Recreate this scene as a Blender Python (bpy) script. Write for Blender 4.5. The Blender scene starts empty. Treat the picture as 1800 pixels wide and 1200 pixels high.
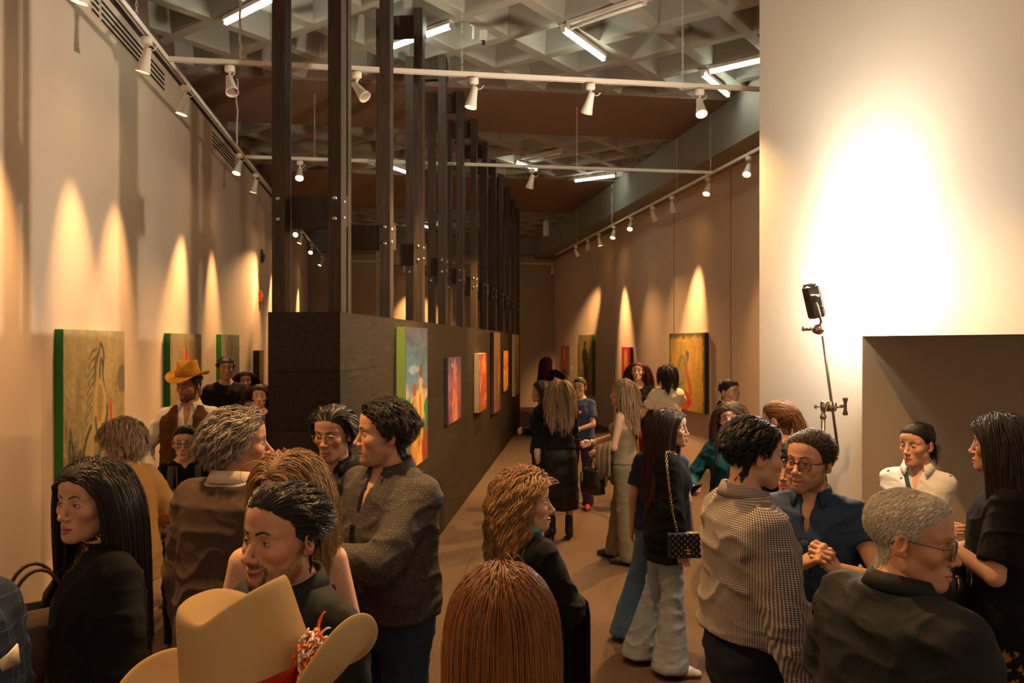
import bpy, math, numpy as np
from mathutils import Matrix, Vector
RND = np.random.RandomState(7)
SC = bpy.context.scene
COL = SC.collection
CAMH, FPX = 2.05, 1400.0
def P(px, py, Y):
    return ((px - 900) / FPX * Y, Y, CAMH + (600 - py) / FPX * Y)
def rad(a): return a * math.pi / 180
def nrm(v):
    v = np.asarray(v, float); return v / (np.linalg.norm(v, axis=-1, keepdims=True) + 1e-12)
def Rx(a): c, s = math.cos(a), math.sin(a); return np.array([[1, 0, 0], [0, c, -s], [0, s, c]])
def Ry(a): c, s = math.cos(a), math.sin(a); return np.array([[c, 0, s], [0, 1, 0], [-s, 0, c]])
def Rz(a): c, s = math.cos(a), math.sin(a); return np.array([[c, -s, 0], [s, c, 0], [0, 0, 1]])

# ---------------------------------------------------------------- value noise
_PERM = np.random.RandomState(3).rand(64 * 64 * 64).astype(np.float32)
def noise3(p):
    p = np.asarray(p, np.float32) + 1000.0
    i = np.floor(p).astype(np.int64); f = p - i; f = f * f * (3 - 2 * f)
    i &= 63; j = (i + 1) & 63
    def g(a, b, c): return _PERM[(a * 64 + b) * 64 + c]
    x0, y0, z0 = i[..., 0], i[..., 1], i[..., 2]; x1, y1, z1 = j[..., 0], j[..., 1], j[..., 2]
    fx, fy, fz = f[..., 0], f[..., 1], f[..., 2]
    a = g(x0, y0, z0) * (1 - fx) + g(x1, y0, z0) * fx; b = g(x0, y1, z0) * (1 - fx) + g(x1, y1, z0) * fx
    c = g(x0, y0, z1) * (1 - fx) + g(x1, y0, z1) * fx; d = g(x0, y1, z1) * (1 - fx) + g(x1, y1, z1) * fx
    return ((a * (1 - fy) + b * fy) * (1 - fz) + (c * (1 - fy) + d * fy) * fz) * 2 - 1
def fbm(p, o=3):
    p = np.asarray(p, np.float32); r = 0; a = 1.0
    for k in range(o): r = r + a * noise3(p * 2 ** k + k * 17.3); a *= .5
    return r / 1.75

# ---------------------------------------------------------------- implicit surfaces
class Grid:
    def __init__(s, lo, hi, h):
        s.ax = [np.arange(lo[i], hi[i] + h, h, dtype=np.float32) for i in range(3)]
        s.h = h; s.F = np.full([len(a) for a in s.ax], 1.0, np.float32)
    def box(s, lo, hi):
        sl = []
        for i in range(3):
            a = max(0, int((lo[i] - s.ax[i][0]) / s.h)); b = min(len(s.ax[i]), int((hi[i] - s.ax[i][0]) / s.h) + 2)
            if b <= a: return None
            sl.append(slice(a, b))
        return tuple(sl)
    def pts(s, sl):
        return (s.ax[0][sl[0]][:, None, None], s.ax[1][sl[1]][None, :, None], s.ax[2][sl[2]][None, None, :])
    def _mix(s, sl, d, k, op):
        f = s.F[sl]
        if op == 'sub':
            d = -d
            h = np.clip(.5 - .5 * (f - d) / k, 0, 1); s.F[sl] = f * (1 - h) + d * h + k * h * (1 - h)
        else:
            h = np.clip(.5 + .5 * (f - d) / k, 0, 1); s.F[sl] = f * (1 - h) + d * h - k * h * (1 - h)
    def cone(s, a, b, ra, rb, k=.02, op='add', sc=(1, 1, 1)):
        a = np.array(a, np.float32); b = np.array(b, np.float32); m = max(ra, rb) + k + 3 * s.h
        m = m / min(sc)
        sl = s.box(np.minimum(a, b) - m, np.maximum(a, b) + m)
        if sl is None: return s
        X, Y, Z = s.pts(sl); ba = (b - a) * np.array(sc, np.float32); L = float((ba ** 2).sum()) + 1e-9
        x, y, z = (X - a[0]) * sc[0], (Y - a[1]) * sc[1], (Z - a[2]) * sc[2]
        t = np.clip((x * ba[0] + y * ba[1] + z * ba[2]) / L, 0, 1)
        d = np.sqrt((x - t * ba[0]) ** 2 + (y - t * ba[1]) ** 2 + (z - t * ba[2]) ** 2) - (ra + (rb - ra) * t)
        s._mix(sl, d, k, op); return s
    def ell(s, c, r, k=.02, op='add', R=None):
        c = np.array(c, np.float32); r = np.array(r, np.float32)
        m = (r if R is None else np.full(3, r.max())) + k + 3 * s.h
        sl = s.box(c - m, c + m)
        if sl is None: return s
        X, Y, Z = s.pts(sl); x, y, z = X - c[0], Y - c[1], Z - c[2]
        if R is not None:
            x, y, z = [R[0, i] * x + R[1, i] * y + R[2, i] * z for i in range(3)]
        q = np.sqrt((x / r[0]) ** 2 + (y / r[1]) ** 2 + (z / r[2]) ** 2)
        q2 = np.sqrt((x / r[0] ** 2) ** 2 + (y / r[1] ** 2) ** 2 + (z / r[2] ** 2) ** 2) + 1e-6
        s._mix(sl, q * (q - 1) / q2, k, op); return s
    def loft(s, keys, k=.03, e=2.3, zlo=None, zhi=None, op='add'):
        # keys rows: z, half width, half depth, y centre
        K = np.array(sorted(keys), np.float32); Z = s.ax[2]
        zi = np.clip(Z, K[0, 0], K[-1, 0]); a, b, yc = [np.interp(zi, K[:, 0], K[:, i]).astype(np.float32) for i in (1, 2, 3)]
        X, Y = s.ax[0][:, None, None], s.ax[1][None, :, None]
        q = (np.abs(X / a) ** e + np.abs((Y - yc) / b) ** e) ** (1 / e)
        d = (q - 1) * np.minimum(a, b)
        lo = K[0, 0] if zlo is None else zlo; hi = K[-1, 0] if zhi is None else zhi
        d = np.maximum(d, np.maximum(lo - Z, Z - hi)[None, None, :])
        s._mix((slice(None),) * 3, d.astype(np.float32), k, op); return s
    def cut(s, d):  # d>0 removed
        s.F = np.maximum(s.F, d.astype(np.float32)); return s
    def XYZ(s): return s.pts((slice(None),) * 3)
    def mesh(s):
        F = s.F; S = F < 0
        c = S[:-1, :-1, :-1].astype(np.int8)
        for o in ((1,0,0),(0,1,0),(0,0,1),(1,1,0),(1,0,1),(0,1,1),(1,1,1)):
            c = c + S[o[0]:F.shape[0]-1+o[0], o[1]:F.shape[1]-1+o[1], o[2]:F.shape[2]-1+o[2]]
        act = (c > 0) & (c < 8); I = np.argwhere(act)
        idx = np.full(act.shape, -1, np.int64); idx[act] = np.arange(len(I))
        acc = np.zeros((len(I), 3)); cnt = np.zeros(len(I))
        C = [(0,0,0),(1,0,0),(0,1,0),(1,1,0),(0,0,1),(1,0,1),(0,1,1),(1,1,1)]
        val = [F[I[:,0]+o[0], I[:,1]+o[1], I[:,2]+o[2]] for o in C]
        for a, b in ((0,1),(2,3),(4,5),(6,7),(0,2),(1,3),(4,6),(5,7),(0,4),(1,5),(2,6),(3,7)):
            m = (val[a] < 0) != (val[b] < 0)
            t = val[a] / (val[a] - val[b] + 1e-20)
            p = np.array(C[a]) + t[:, None] * (np.array(C[b]) - np.array(C[a]))
            acc[m] += p[m]; cnt[m] += 1
        V = (I + acc / cnt[:, None]) * s.h + np.array([a[0] for a in s.ax])
        Q = []
        for ax in range(3):
            lo = [slice(None)] * 3; hi = [slice(None)] * 3; lo[ax] = slice(0, -1); hi[ax] = slice(1, None)
            A = S[tuple(lo)]; B = S[tuple(hi)]
            E = np.argwhere(A != B); u, v = (ax + 1) % 3, (ax + 2) % 3
            E = E[(E[:, u] > 0) & (E[:, v] > 0) & (E[:, u] < act.shape[u]) & (E[:, v] < act.shape[v])]
            def at(du, dv):
                e = E.copy(); e[:, u] -= du; e[:, v] -= dv; return idx[e[:, 0], e[:, 1], e[:, 2]]
            q = np.stack([at(0, 0), at(1, 0), at(1, 1), at(0, 1)], 1)
            flip = ~A[E[:, 0], E[:, 1], E[:, 2]]
            q[flip] = q[flip][:, ::-1]; Q.append(q)
        return V, np.concatenate(Q)

def vnormals(V, Fq):
    n = np.cross(V[Fq[:, 2]] - V[Fq[:, 0]], V[Fq[:, 3]] - V[Fq[:, 1]]); N = np.zeros_like(V)
    for i in range(4): np.add.at(N, Fq[:, i], n)
    return nrm(N)

# ---------------------------------------------------------------- mesh parts
class MB:
    """collects quads and triangles with a colour per vertex"""
    def __init__(s): s.V = []; s.F = []; s.C = []; s.n = 0; s.M = []
    def add(s, V, F, col=(1, 1, 1), mat=0):
        V = np.asarray(V, float).reshape(-1, 3); F = np.asarray(F, np.int64)
        if F.shape[1] == 3: F = np.concatenate([F, F[:, 2:3]], 1)
        col = np.asarray(col, float)
        if col.ndim == 1: col = np.repeat(col[None], len(V), 0)
        s.V.append(V); s.F.append(F + s.n); s.C.append(col); s.n += len(V); s.M.append(np.full(len(F), mat)); return s
    def xf(s, fn):
        s.V = [fn(v) for v in s.V]; return s
    def box(s, c, d, R=None, col=(1, 1, 1), mat=0, bev=0):
        d = np.array(d, float) / 2
        if bev:
            b = min(bev, d.min() * .9); n = []
            for ax in range(3):
                for sg in (-1, 1):
                    for a in (-1, 1):
                        for e in (-1, 1):
                            p = np.zeros(3); p[ax] = sg * d[ax]; p[(ax+1)%3] = a * (d[(ax+1)%3] - b); p[(ax+2)%3] = e * (d[(ax+2)%3] - b); n.append(p)
            import bmesh
            bm = bmesh.new(); [bm.verts.new(p) for p in n]; h = bmesh.ops.convex_hull(bm, input=bm.verts[:]); bm.verts.index_update()
            V = np.array([v.co[:] for v in bm.verts]); F = []
            for f in bm.faces: F.append([f.verts[0].index, f.verts[1].index, f.verts[2].index])
            bm.free(); F = np.array(F)
        else:
            V = np.array([(x, y, z) for x in (-1, 1) for y in (-1, 1) for z in (-1, 1)]) * d
            F = np.array([(0,1,3,2),(4,6,7,5),(0,4,5,1),(2,3,7,6),(0,2,6,4),(1,5,7,3)])
        if R is not None: V = V @ np.asarray(R).T
        return s.add(V + np.asarray(c, float), F, col, mat)
    def tube(s, pts, r, n=8, col=(1, 1, 1), mat=0, flat=1.0, up=None, cap=True, closed=False):
        p = np.asarray(pts, float); m = len(p); r = np.broadcast_to(np.asarray(r, float), (m,))
        t = np.gradient(p, axis=0) if not closed else np.roll(p, -1, 0) - np.roll(p, 1, 0); t = nrm(t)
        u = np.array(up if up is not None else ((0, 0, 1) if abs(t[0][2]) < .9 else (1, 0, 0)), float)
        A = []
        for i in range(m):
            u = u - t[i] * (u @ t[i]); u = u / (np.linalg.norm(u) + 1e-9); A.append(u.copy())
        A = np.array(A); B = np.cross(t, A); th = np.arange(n) * 2 * math.pi / n
        V = p[:, None] + r[:, None, None] * (A[:, None] * np.cos(th)[None, :, None] * flat + B[:, None] * np.sin(th)[None, :, None])
        F = []; L = m if closed else m - 1
        for i in range(L):
            for j in range(n):
                i2 = (i + 1) % m; F.append((i * n + j, i * n + (j + 1) % n, i2 * n + (j + 1) % n, i2 * n + j))
        V = V.reshape(-1, 3)
        if cap and not closed:
            V = np.concatenate([V, p[:1], p[-1:]])
            for j in range(n):
                F.append((m * n, (j + 1) % n, j, j)); q = (m - 1) * n; F.append((m * n + 1, q + j, q + (j + 1) % n, q + (j + 1) % n))
        if np.asarray(col).ndim == 2:
            col = np.repeat(col, n, 0); col = np.concatenate([col, col[:1], col[-1:]]) if cap and not closed else col
        return s.add(V, F, col, mat)
    def lathe(s, prof, n=24, M=None, col=(1, 1, 1), mat=0):
        prof = np.asarray(prof, float); th = np.arange(n) * 2 * math.pi / n
        V = np.stack([prof[:, 0][:, None] * np.cos(th), prof[:, 0][:, None] * np.sin(th), np.repeat(prof[:, 1][:, None], n, 1)], -1).reshape(-1, 3)
        F = [(i * n + j, i * n + (j + 1) % n, (i + 1) * n + (j + 1) % n, (i + 1) * n + j) for i in range(len(prof) - 1) for j in range(n)]
        if M is not None: V = V @ M[:3, :3].T + M[:3, 3]
        return s.add(V, F, col, mat)
    def grid(s, G, col=(1, 1, 1), mat=0, wrap=False):
        G = np.asarray(G, float); a, b = G.shape[:2]; F = []
        for i in range(a - 1):
            j = np.arange(b if wrap else b - 1); k = (j + 1) % b
            F.append(np.stack([i * b + j, i * b + k, (i + 1) * b + k, (i + 1) * b + j], 1))
        col = np.asarray(col, float); col = col.reshape(-1, 3) if col.ndim == 3 else col
        return s.add(G.reshape(-1, 3), np.concatenate(F), col, mat)
    def build(s, name, mats, parent=None, smooth=True, auto=None, solid=0):
        V = np.concatenate(s.V); F = np.concatenate(s.F); C = np.concatenate(s.C); M = np.concatenate(s.M)
        return link_mesh(name, V, F, C, mats, parent, smooth, M, auto, solid)
def link_mesh(name, V, F, C=None, mats=None, parent=None, smooth=True, M=None, auto=None, solid=0):
    me = bpy.data.meshes.new(name); F = np.asarray(F)
    tri = F[:, 2] == F[:, 3]; n = np.where(tri, 3, 4); st = np.concatenate([[0], np.cumsum(n)[:-1]])
    me.vertices.add(len(V)); me.vertices.foreach_set('co', np.asarray(V, np.float32).ravel())
    loops = F.ravel()[np.concatenate([[True, True, True, False] if t else [True] * 4 for t in tri])] if tri.any() else F.ravel()
    me.loops.add(len(loops)); me.loops.foreach_set('vertex_index', loops.astype(np.int32))
    me.polygons.add(len(F)); me.polygons.foreach_set('loop_start', st.astype(np.int32))
    me.polygons.foreach_set('use_smooth', np.full(len(F), smooth))
    if M is not None and M.max() > 0: me.polygons.foreach_set('material_index', M.astype(np.int32))
    me.update(calc_edges=True); me.validate()
    if C is not None:
        at = me.color_attributes.new('Col', 'FLOAT_COLOR', 'POINT')
        c4 = np.ones((len(V), 4), np.float32); c4[:, :3] = C
        if len(at.data) == len(V): at.data.foreach_set('color', c4.ravel())
    for m in (mats if isinstance(mats, (list, tuple)) else [mats]):
        if m is not None: me.materials.append(m)
    o = bpy.data.objects.new(name, me); COL.objects.link(o)
    if auto is not None and smooth:
        me.set_sharp_from_angle(angle=rad(auto))
    if solid:
        md = o.modifiers.new('solid', 'SOLIDIFY'); md.thickness = solid; md.offset = 0
    if parent is not None: o.parent = parent
    return o
def tag(o, label=None, cat=None, group=None, kind=None):
    if label: o['label'] = label
    if cat: o['category'] = cat
    if group: o['group'] = group
    if kind: o['kind'] = kind
    return o
def thing(name, label, cat, loc=(0, 0, 0), rz=0, group=None):
    o = bpy.data.objects.new(name, None); o.empty_display_size = .1; COL.objects.link(o); o.location = loc; o.rotation_euler = (0, 0, rz)
    return tag(o, label, cat, group)

# ---------------------------------------------------------------- materials
_MATS = {}
def srgb(h):
    if isinstance(h, str): c = [int(h[i:i+2], 16) / 255 for i in (0, 2, 4)]
    else: c = h
    return tuple(x / 12.92 if x <= .04045 else ((x + .055) / 1.055) ** 2.4 for x in c)
class Nt:
    def __init__(s, name):
        s.m = bpy.data.materials.new(name); s.m.use_nodes = True; s.t = s.m.node_tree; s.b = s.t.nodes['Principled BSDF']
    def n(s, typ, **kw):
        x = s.t.nodes.new(typ)
        for k, v in kw.items():
            if k == 'i':
                for a, b in v.items(): x.inputs[a].default_value = b
            else: setattr(x, k, v)
        return x
    def l(s, a, b): s.t.links.new(a, b)
    def set(s, **kw):
        for k, v in kw.items(): s.b.inputs[k.replace('_', ' ')].default_value = v
    def coord(s, scale=(1, 1, 1), kind='Object', rot=(0, 0, 0)):
        c = s.n('ShaderNodeTexCoord'); m = s.n('ShaderNodeMapping'); m.inputs['Scale'].default_value = scale; m.inputs['Rotation'].default_value = rot
        s.l(c.outputs[kind], m.inputs['Vector']); return m.outputs['Vector']
    def noise(s, vec, sc, det=4, rough=.55):
        x = s.n('ShaderNodeTexNoise'); x.inputs['Scale'].default_value = sc; x.inputs['Detail'].default_value = det; x.inputs['Roughness'].default_value = rough
        s.l(vec, x.inputs['Vector']); return x.outputs['Fac']
    def ramp(s, fac, stops):
        x = s.n('ShaderNodeValToRGB'); r = x.color_ramp
        while len(r.elements) < len(stops): r.elements.new(.5)
        for e, (p, c) in zip(r.elements, stops): e.position = p; e.color = (*c, 1) if len(c) == 3 else c
        s.l(fac, x.inputs['Fac']); return x.outputs['Color']
    def mix(s, f, a, b, mode='MIX'):
        x = s.n('ShaderNodeMix', data_type='RGBA', blend_type=mode)
        for sock, v in ((x.inputs[0], f), (x.inputs[6], a), (x.inputs[7], b)):
            if hasattr(v, 'links'): s.l(v, sock)
            else: sock.default_value = (*v, 1) if isinstance(v, (tuple, list)) and len(v) == 3 else v
        return x.outputs[2]
    def math(s, op, a, b=0, c=0):
        x = s.n('ShaderNodeMath', operation=op)
        for i, v in enumerate((a, b, c)):
            if hasattr(v, 'links'): s.l(v, x.inputs[i])
            else: x.inputs[i].default_value = v
        return x.outputs[0]
    def bump(s, h, st=.3, dist=.01):
        x = s.n('ShaderNodeBump'); x.inputs['Strength'].default_value = st; x.inputs['Distance'].default_value = dist
        s.l(h, x.inputs['Height']); s.l(x.outputs['Normal'], s.b.inputs['Normal'])
def mat(name, col=(.5, .5, .5), rough=.5, metal=0, spec=.5, emit=None, es=0, noise=0, nscale=40, bump=0, vcol=False, sheen=0, coat=0, trans=0, alpha=1):
    if name in _MATS: return _MATS[name]
    t = Nt(name); c = srgb(col) if isinstance(col, str) else col
    t.set(Base_Color=(*c, 1), Roughness=rough, Metallic=metal, Specular_IOR_Level=spec)
    if sheen: t.set(Sheen_Weight=sheen)
    if coat: t.set(Coat_Weight=coat)
    if trans: t.set(Transmission_Weight=trans)
    if emit: t.set(Emission_Color=(*emit, 1), Emission_Strength=es)
    src = None
    if vcol:
        a = t.n('ShaderNodeVertexColor', layer_name='Col'); src = a.outputs['Color']; t.l(src, t.b.inputs['Base Color'])
    if noise or bump:
        v = t.coord(); f = t.noise(v, nscale)
        if noise:
            f2 = t.math('MULTIPLY_ADD', f, 2 * noise, 1 - noise); base = src if src is not None else c
            x = t.mix(1.0, base, (1, 1, 1), 'MULTIPLY'); n = x.node; t.l(f2, n.inputs[7]); t.l(x, t.b.inputs['Base Color'])
        if bump: t.bump(f, bump, .004)
    _MATS[name] = t.m; return t.m
# ---------------------------------------------------------------- head, built once and morphed for each person
def head_base(h):
    g = Grid((-.105, -.125, -.165), (.105, .135, .14), h)
    g.ell((0, -.012, .042), (.0765, .096, .079), .02)
    g.ell((0, .022, -.018), (.060, .066, .088), .03)
    g.ell((0, .036, .058), (.060, .050, .050), .03)
    g.cone((0, -.020, -.05), (0, -.040, -.19), .050, .054, .02)
    for s in (-1, 1):
        g.cone((s*.045, .006, -.058), (s*.015, .070, -.096), .016, .016, .022)
        g.ell((s*.040, .057, -.020), (.022, .022, .021), .02)
        g.cone((s*.010, .077, .024), (s*.044, .062, .026), .012, .010, .014)
    g.ell((0, .077, -.097), (.018, .015, .015), .015)
    g.ell((0, .072, -.066), (.030, .022, .027), .02)
    for s in (-1, 1):
        g.ell((s*.032, .092, .003), (.019, .0135, .0125), .012, 'sub')
    g.cone((0, .081, .018), (0, .104, -.028), .0075, .0095, .010)
    g.ell((0, .1075, -.033), (.0105, .0105, .0095), .006)
    for s in (-1, 1):
        g.ell((s*.0128, .0955, -.037), (.0082, .0100, .0078), .005)
        g.ell((s*.0065, .1035, -.0465), (.0040, .0050, .0045), .002, 'sub')
        g.ell((s*.0318, .0695, .003), (.0148, .0138, .0128), .004)
    for s in (-1, 1):
        g.cone((s*.022, .0835, -.0685), (s*.007, .0945, -.0645), .0030, .0048, .004)
        g.cone((s*.019, .0850, -.0715), (0, .0935, -.0765), .0034, .0060, .004)
    g.cone((-.007, .0945, -.0645), (.007, .0945, -.0645), .0046, .0046, .003)
    for s in (-1, 1):
        g.cone((s*.0235, .0865, -.0688), (0, .1005, -.0702), .0016, .0020, .002, 'sub')
        R = Rz(s*-.35) @ Rx(-.2)
        g.ell((s*.0775, -.012, -.004), (.0085, .0190, .0310), .004, R=R)
        g.ell((s*.0855, -.006, .000), (.0060, .0105, .0170), .003, 'sub', R=R)
        g.ell((s*.0765, -.001, -.026), (.0065, .0085, .0095), .004)
    V, F = g.mesh(); return V, F, vnormals(V, F)
_HB = {}
def get_head(h):
    if h not in _HB: _HB[h] = head_base(h)
    return _HB[h]
def sm(a, b, x):
    t = np.clip((x - a) / (b - a), 0, 1); return t * t * (3 - 2 * t)
def face_y(V, x, z):
    m = (np.abs(V[:, 0] - x) < .005) & (np.abs(V[:, 2] - z) < .005) & (V[:, 1] > .0)
    return V[m, 1].max() if m.any() else .08
def scalp(V, hl=0.0, side=0.0):
    """signed scalp mask, positive where hair grows; hl lifts the front hairline, side lifts the temples"""
    x, y, z = np.abs(V[:, 0]), V[:, 1], V[:, 2]
    line = np.interp(y, [-.12, -.055, -.040, -.022, .004, .022, .034, .060, .085, .11], [-.082, -.080, -.070, .022, .022, .008, .024 + side, .053 + hl*.6, .069 + hl, .076 + hl])
    return z - line
def morph(V, q):
    V = V.copy(); x, y, z = V[:, 0].copy(), V[:, 1].copy(), V[:, 2].copy()
    low = sm(.01, -.08, z); front = sm(.0, .05, y)
    V[:, 0] *= 1 + (q.get('w', 0)) + q.get('jaw', 0) * low + q.get('cheek', 0) * np.exp(-((z + .035) / .03) ** 2) * front
    V[:, 2] += low * q.get('long', 0) * sm(-.02, -.10, z) * -1
    V[:, 1] += q.get('chin', 0) * sm(-.075, -.10, z) * front
    nm = np.exp(-(x / .016) ** 2) * sm(.078, .092, y) * sm(.025, -.02, z) * sm(-.055, -.046, z)
    V[:, 1] += q.get('nose', 0) * nm * sm(.02, -.03, z)
    V[:, 0] += x * q.get('nosew', 0) * np.exp(-(x / .02) ** 2) * sm(.08, .092, y) * np.exp(-((z + .036) / .012) ** 2)
    V[:, 1] += q.get('brow', 0) * np.exp(-((z - .028) / .012) ** 2) * front * sm(.06, .03, np.abs(x))
    fat = q.get('fat', 0); V[:, 1] += fat * .5 * sm(-.07, -.11, z) * sm(-.06, .04, y) * sm(.09, .05, y) * -0
    V[:, 2] -= fat * sm(-.06, -.10, z) * sm(-.02, .03, y) * sm(.085, .04, y)
    sml = q.get('smile', 0)
    if sml:
        m = np.exp(-((np.abs(x) - .025) / .010) ** 2 - ((z + .068) / .012) ** 2) * front
        V[:, 2] += sml * .008 * m; V[:, 0] += np.sign(x) * sml * .006 * m; V[:, 1] -= sml * .003 * m
        m = np.exp(-((np.abs(x) - .040) / .014) ** 2 - ((z + .030) / .014) ** 2) * front; V[:, 1] += sml * .004 * m; V[:, 2] += sml * .003 * m
    op = q.get('open', 0)
    if op:
        m = sm(-.0692, -.0705, z) * sm(.045, .012, np.abs(x)) * sm(.02, .07, y)
        V[:, 2] -= op * m * sm(.03, .005, np.abs(x) * .8); V[:, 1] -= op * .25 * m
        m2 = sm(-.0705, -.0690, z) * np.exp(-(x / .02) ** 2 - ((z + .066) / .004) ** 2) * front; V[:, 2] += op * .12 * m2
    pk = q.get('pucker', 0)
    if pk:
        m = np.exp(-(x / .024) ** 2 - ((z + .070) / .014) ** 2) * sm(.06, .085, y); V[:, 1] += pk * m; V[:, 0] *= 1 - .3 * m
    return V
SKIN = {'light': (.62, .36, .235), 'mid': (.50, .275, .170), 'tan': (.42, .215, .125), 'deep': (.34, .165, .095)}
def head_parts(mb, q, fine, M):
    """adds head, eyes, brows, lips to a mesh builder; M maps head-local points to the body"""
    V0, F, N0 = get_head(.0022 if fine else .0042)
    V = morph(V0, q); sk = np.array(SKIN[q.get('skin', 'mid')])
    x, y, z = V0[:, 0], V0[:, 1], V0[:, 2]; ax = np.abs(x)
    C = np.repeat(sk[None], len(V), 0)
    red = np.exp(-((ax - .042) / .018) ** 2 - ((z + .028) / .018) ** 2) * sm(.02, .05, y) + np.exp(-(x / .012) ** 2 - ((z + .034) / .012) ** 2) * sm(.09, .1, y) + .8 * sm(.074, .082, ax)
    C = C * (1 + red[:, None] * np.array([.10, -.13, -.15]) * q.get('blush', 1))
    C *= (1 + .06 * noise3(V0 * 90)[:, None])
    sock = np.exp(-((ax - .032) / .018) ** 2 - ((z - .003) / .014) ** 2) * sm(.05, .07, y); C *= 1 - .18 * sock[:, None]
    lipu = np.interp(ax, [0, .004, .009, .020, .0245], [-.0600, -.0588, -.0592, -.0655, -.0685]); lipl = np.interp(ax, [0, .012, .020, .0245], [-.0835, -.0815, -.0745, -.0690])
    lm = sm(lipl - .0012, lipl + .0008, z) * sm(lipu + .0010, lipu - .0010, z) * (y > .07) * (ax < .0255)
    lc = np.array(q.get('lips', (.40, .14, .11))); C = C * (1 - .9 * lm[:, None]) + lc * .9 * lm[:, None]
    inner = np.exp(-((z + .0697 + .0) / .0013) ** 2) * sm(.024, .019, ax) * sm(.07, .08, y) * (y < .1)
    C = C * (1 - .85 * inner[:, None]) + np.array([.06, .015, .012]) * .85 * inner[:, None]
    hc = np.array(q.get('hairc', (.02, .015, .01)))
    b = q.get('beard', 0)
    if b:
        ln = np.interp(y, [-.02, .01, .04, .065, .09], [.0, -.015, -.055, -.058, -.056])
        bm = sm(ln + .004, ln - .010, z) * sm(-.012, .005, y) * sm(.0005, -.008, -(z + .125)) 
        mus = np.exp(-((z + .053) / .0060) ** 2) * sm(.032, .024, ax) * sm(.07, .085, y) * (y < .103)
        gt = np.exp(-((ax - .026) / .007) ** 2) * sm(-.05, -.058, z) * sm(-.11, -.10, z) * sm(.05, .07, y) + np.exp(-(x / .022) ** 2) * sm(-.082, -.090, z) * sm(.04, .06, y)
        if q.get('goatee'): bm = bm * .45
        bm = np.maximum(bm, np.maximum(mus, gt)) * (1 - lm) * sm(-.125, -.112, z)
        bm = np.clip(bm * (1 + .5 * noise3(V0 * 260)), 0, 1) * b
        C = C * (1 - bm[:, None]) + (hc * .8 + sk * .05) * bm[:, None]
    sh = q.get('shave', 0)   # close-cropped scalp
    if sh:
        s = sm(-.004, .006, scalp(V0, q.get('hl', 0))) * sh; C = C * (1 - s[:, None]) + hc * s[:, None]
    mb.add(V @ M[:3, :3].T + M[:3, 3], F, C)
    T = lambda p: np.asarray(p) @ M[:3, :3].T + M[:3, 3]
    op = q.get('eyeopen', .85); gx, gz = q.get('gaze', (0, 0)); female = q.get('sex') == 'f'
    for s in (-1, 1):
        E = np.array([s*.0318*(1 + q.get('w', 0)), .0695, .003]); r = .0153
        nu, nv = (19, 11) if fine else (11, 7)
        u = np.linspace(-1, 1, nu); au = u * .0128
        up = .0058 * op * (1 - u ** 2) ** .75 + .0006 * s * u * 0; lo = -.0042 * (1 - u ** 2) ** .9 * (.5 + .5 * op)
        tilt = .0010 * (u * s)
        v = np.linspace(0, 1, nv)
        zz = lo[:, None] + (up - lo)[:, None] * v[None]; xx = np.repeat(au[:, None], nv, 1); zc = zz + tilt[:, None]
        yy = np.sqrt(np.maximum(r * r - (xx * .92) ** 2 - zz ** 2, 1e-9)) - .0002
        G = E + np.stack([xx, yy, zc], -1)
        d = np.sqrt((xx - gx) ** 2 + (zz - gz - .0006) ** 2)
        c = np.where((d < .0024)[..., None], (.004, .003, .003), np.where((d < .0056)[..., None], q.get('iris', (.035, .016, .008)), (.52, .47, .43)))
        mb.grid(T(G), c)
        ue = E + np.stack([au * 1.03, np.sqrt(r*r - (au*.92) ** 2 - up ** 2) + .0002, up + tilt + .0012], -1)
        le = E + np.stack([au * 1.02, np.sqrt(r*r - (au*.92) ** 2 - lo ** 2), lo + tilt - .0008], -1)
        tp = np.sin(np.linspace(.12, math.pi - .12, nu)) ** .5
        mb.tube(T(ue + [0, -.0004, .0004]), .0017 * tp, 6, sk * .80)
        mb.tube(T(ue + [0, .0011, -.0004]), (.0012 if female else .0007) * tp, 5, (.012, .008, .007))
        mb.tube(T(le), .0012 * tp, 6, sk * .86)
        k = np.linspace(0, 1, 12); bx = s * (.0125 + .0350 * k); ba = q.get('browlift', 0)
        bz = .0235 + .0075 * np.sin(np.clip(k * 1.25, 0, 1) * math.pi * .62) - .0045 * sm(.6, 1, k) + ba * k - q.get('frown', 0) * (1 - k)
        by = np.array([face_y(V, a, c_) for a, c_ in zip(bx, bz)]) + .0003
        bw = q.get('browt', .0030 if not female else .0023) * (.55 + .45 * np.sin(np.clip(k + .25, 0, 1) * math.pi))
        by = np.convolve(np.pad(by, 2, 'edge'), np.ones(5) / 5, 'valid')
        mb.tube(T(np.stack([bx, by, bz], -1)), bw, 6, hc * .8 if q.get('browc') is None else q['browc'], flat=.45, up=M[:3, 1])
    if q.get('open', 0) > .004:
        k = np.linspace(-1, 1, 13); tx = k * .021; ty = .0905 - .013 * k ** 2
        top = -.0675 + .0006 - .001 * np.cos(k * 20) * 0 + .003 * q.get('smile', 0) * k ** 2; o = q['open']
        G = np.stack([np.stack([tx, ty, top], -1), np.stack([tx, ty + .0004, top - min(.0075, o * .7) * (1 - .3 * k ** 2)], -1)])
        mb.grid(T(G), (.62, .55, .45))
        G = np.stack([np.stack([tx * 1.1, ty - .006, top + .004], -1), np.stack([tx * 1.1, ty - .006, top - o - .004], -1)])
        mb.grid(T(G), (.05, .012, .010))
    return V

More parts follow.
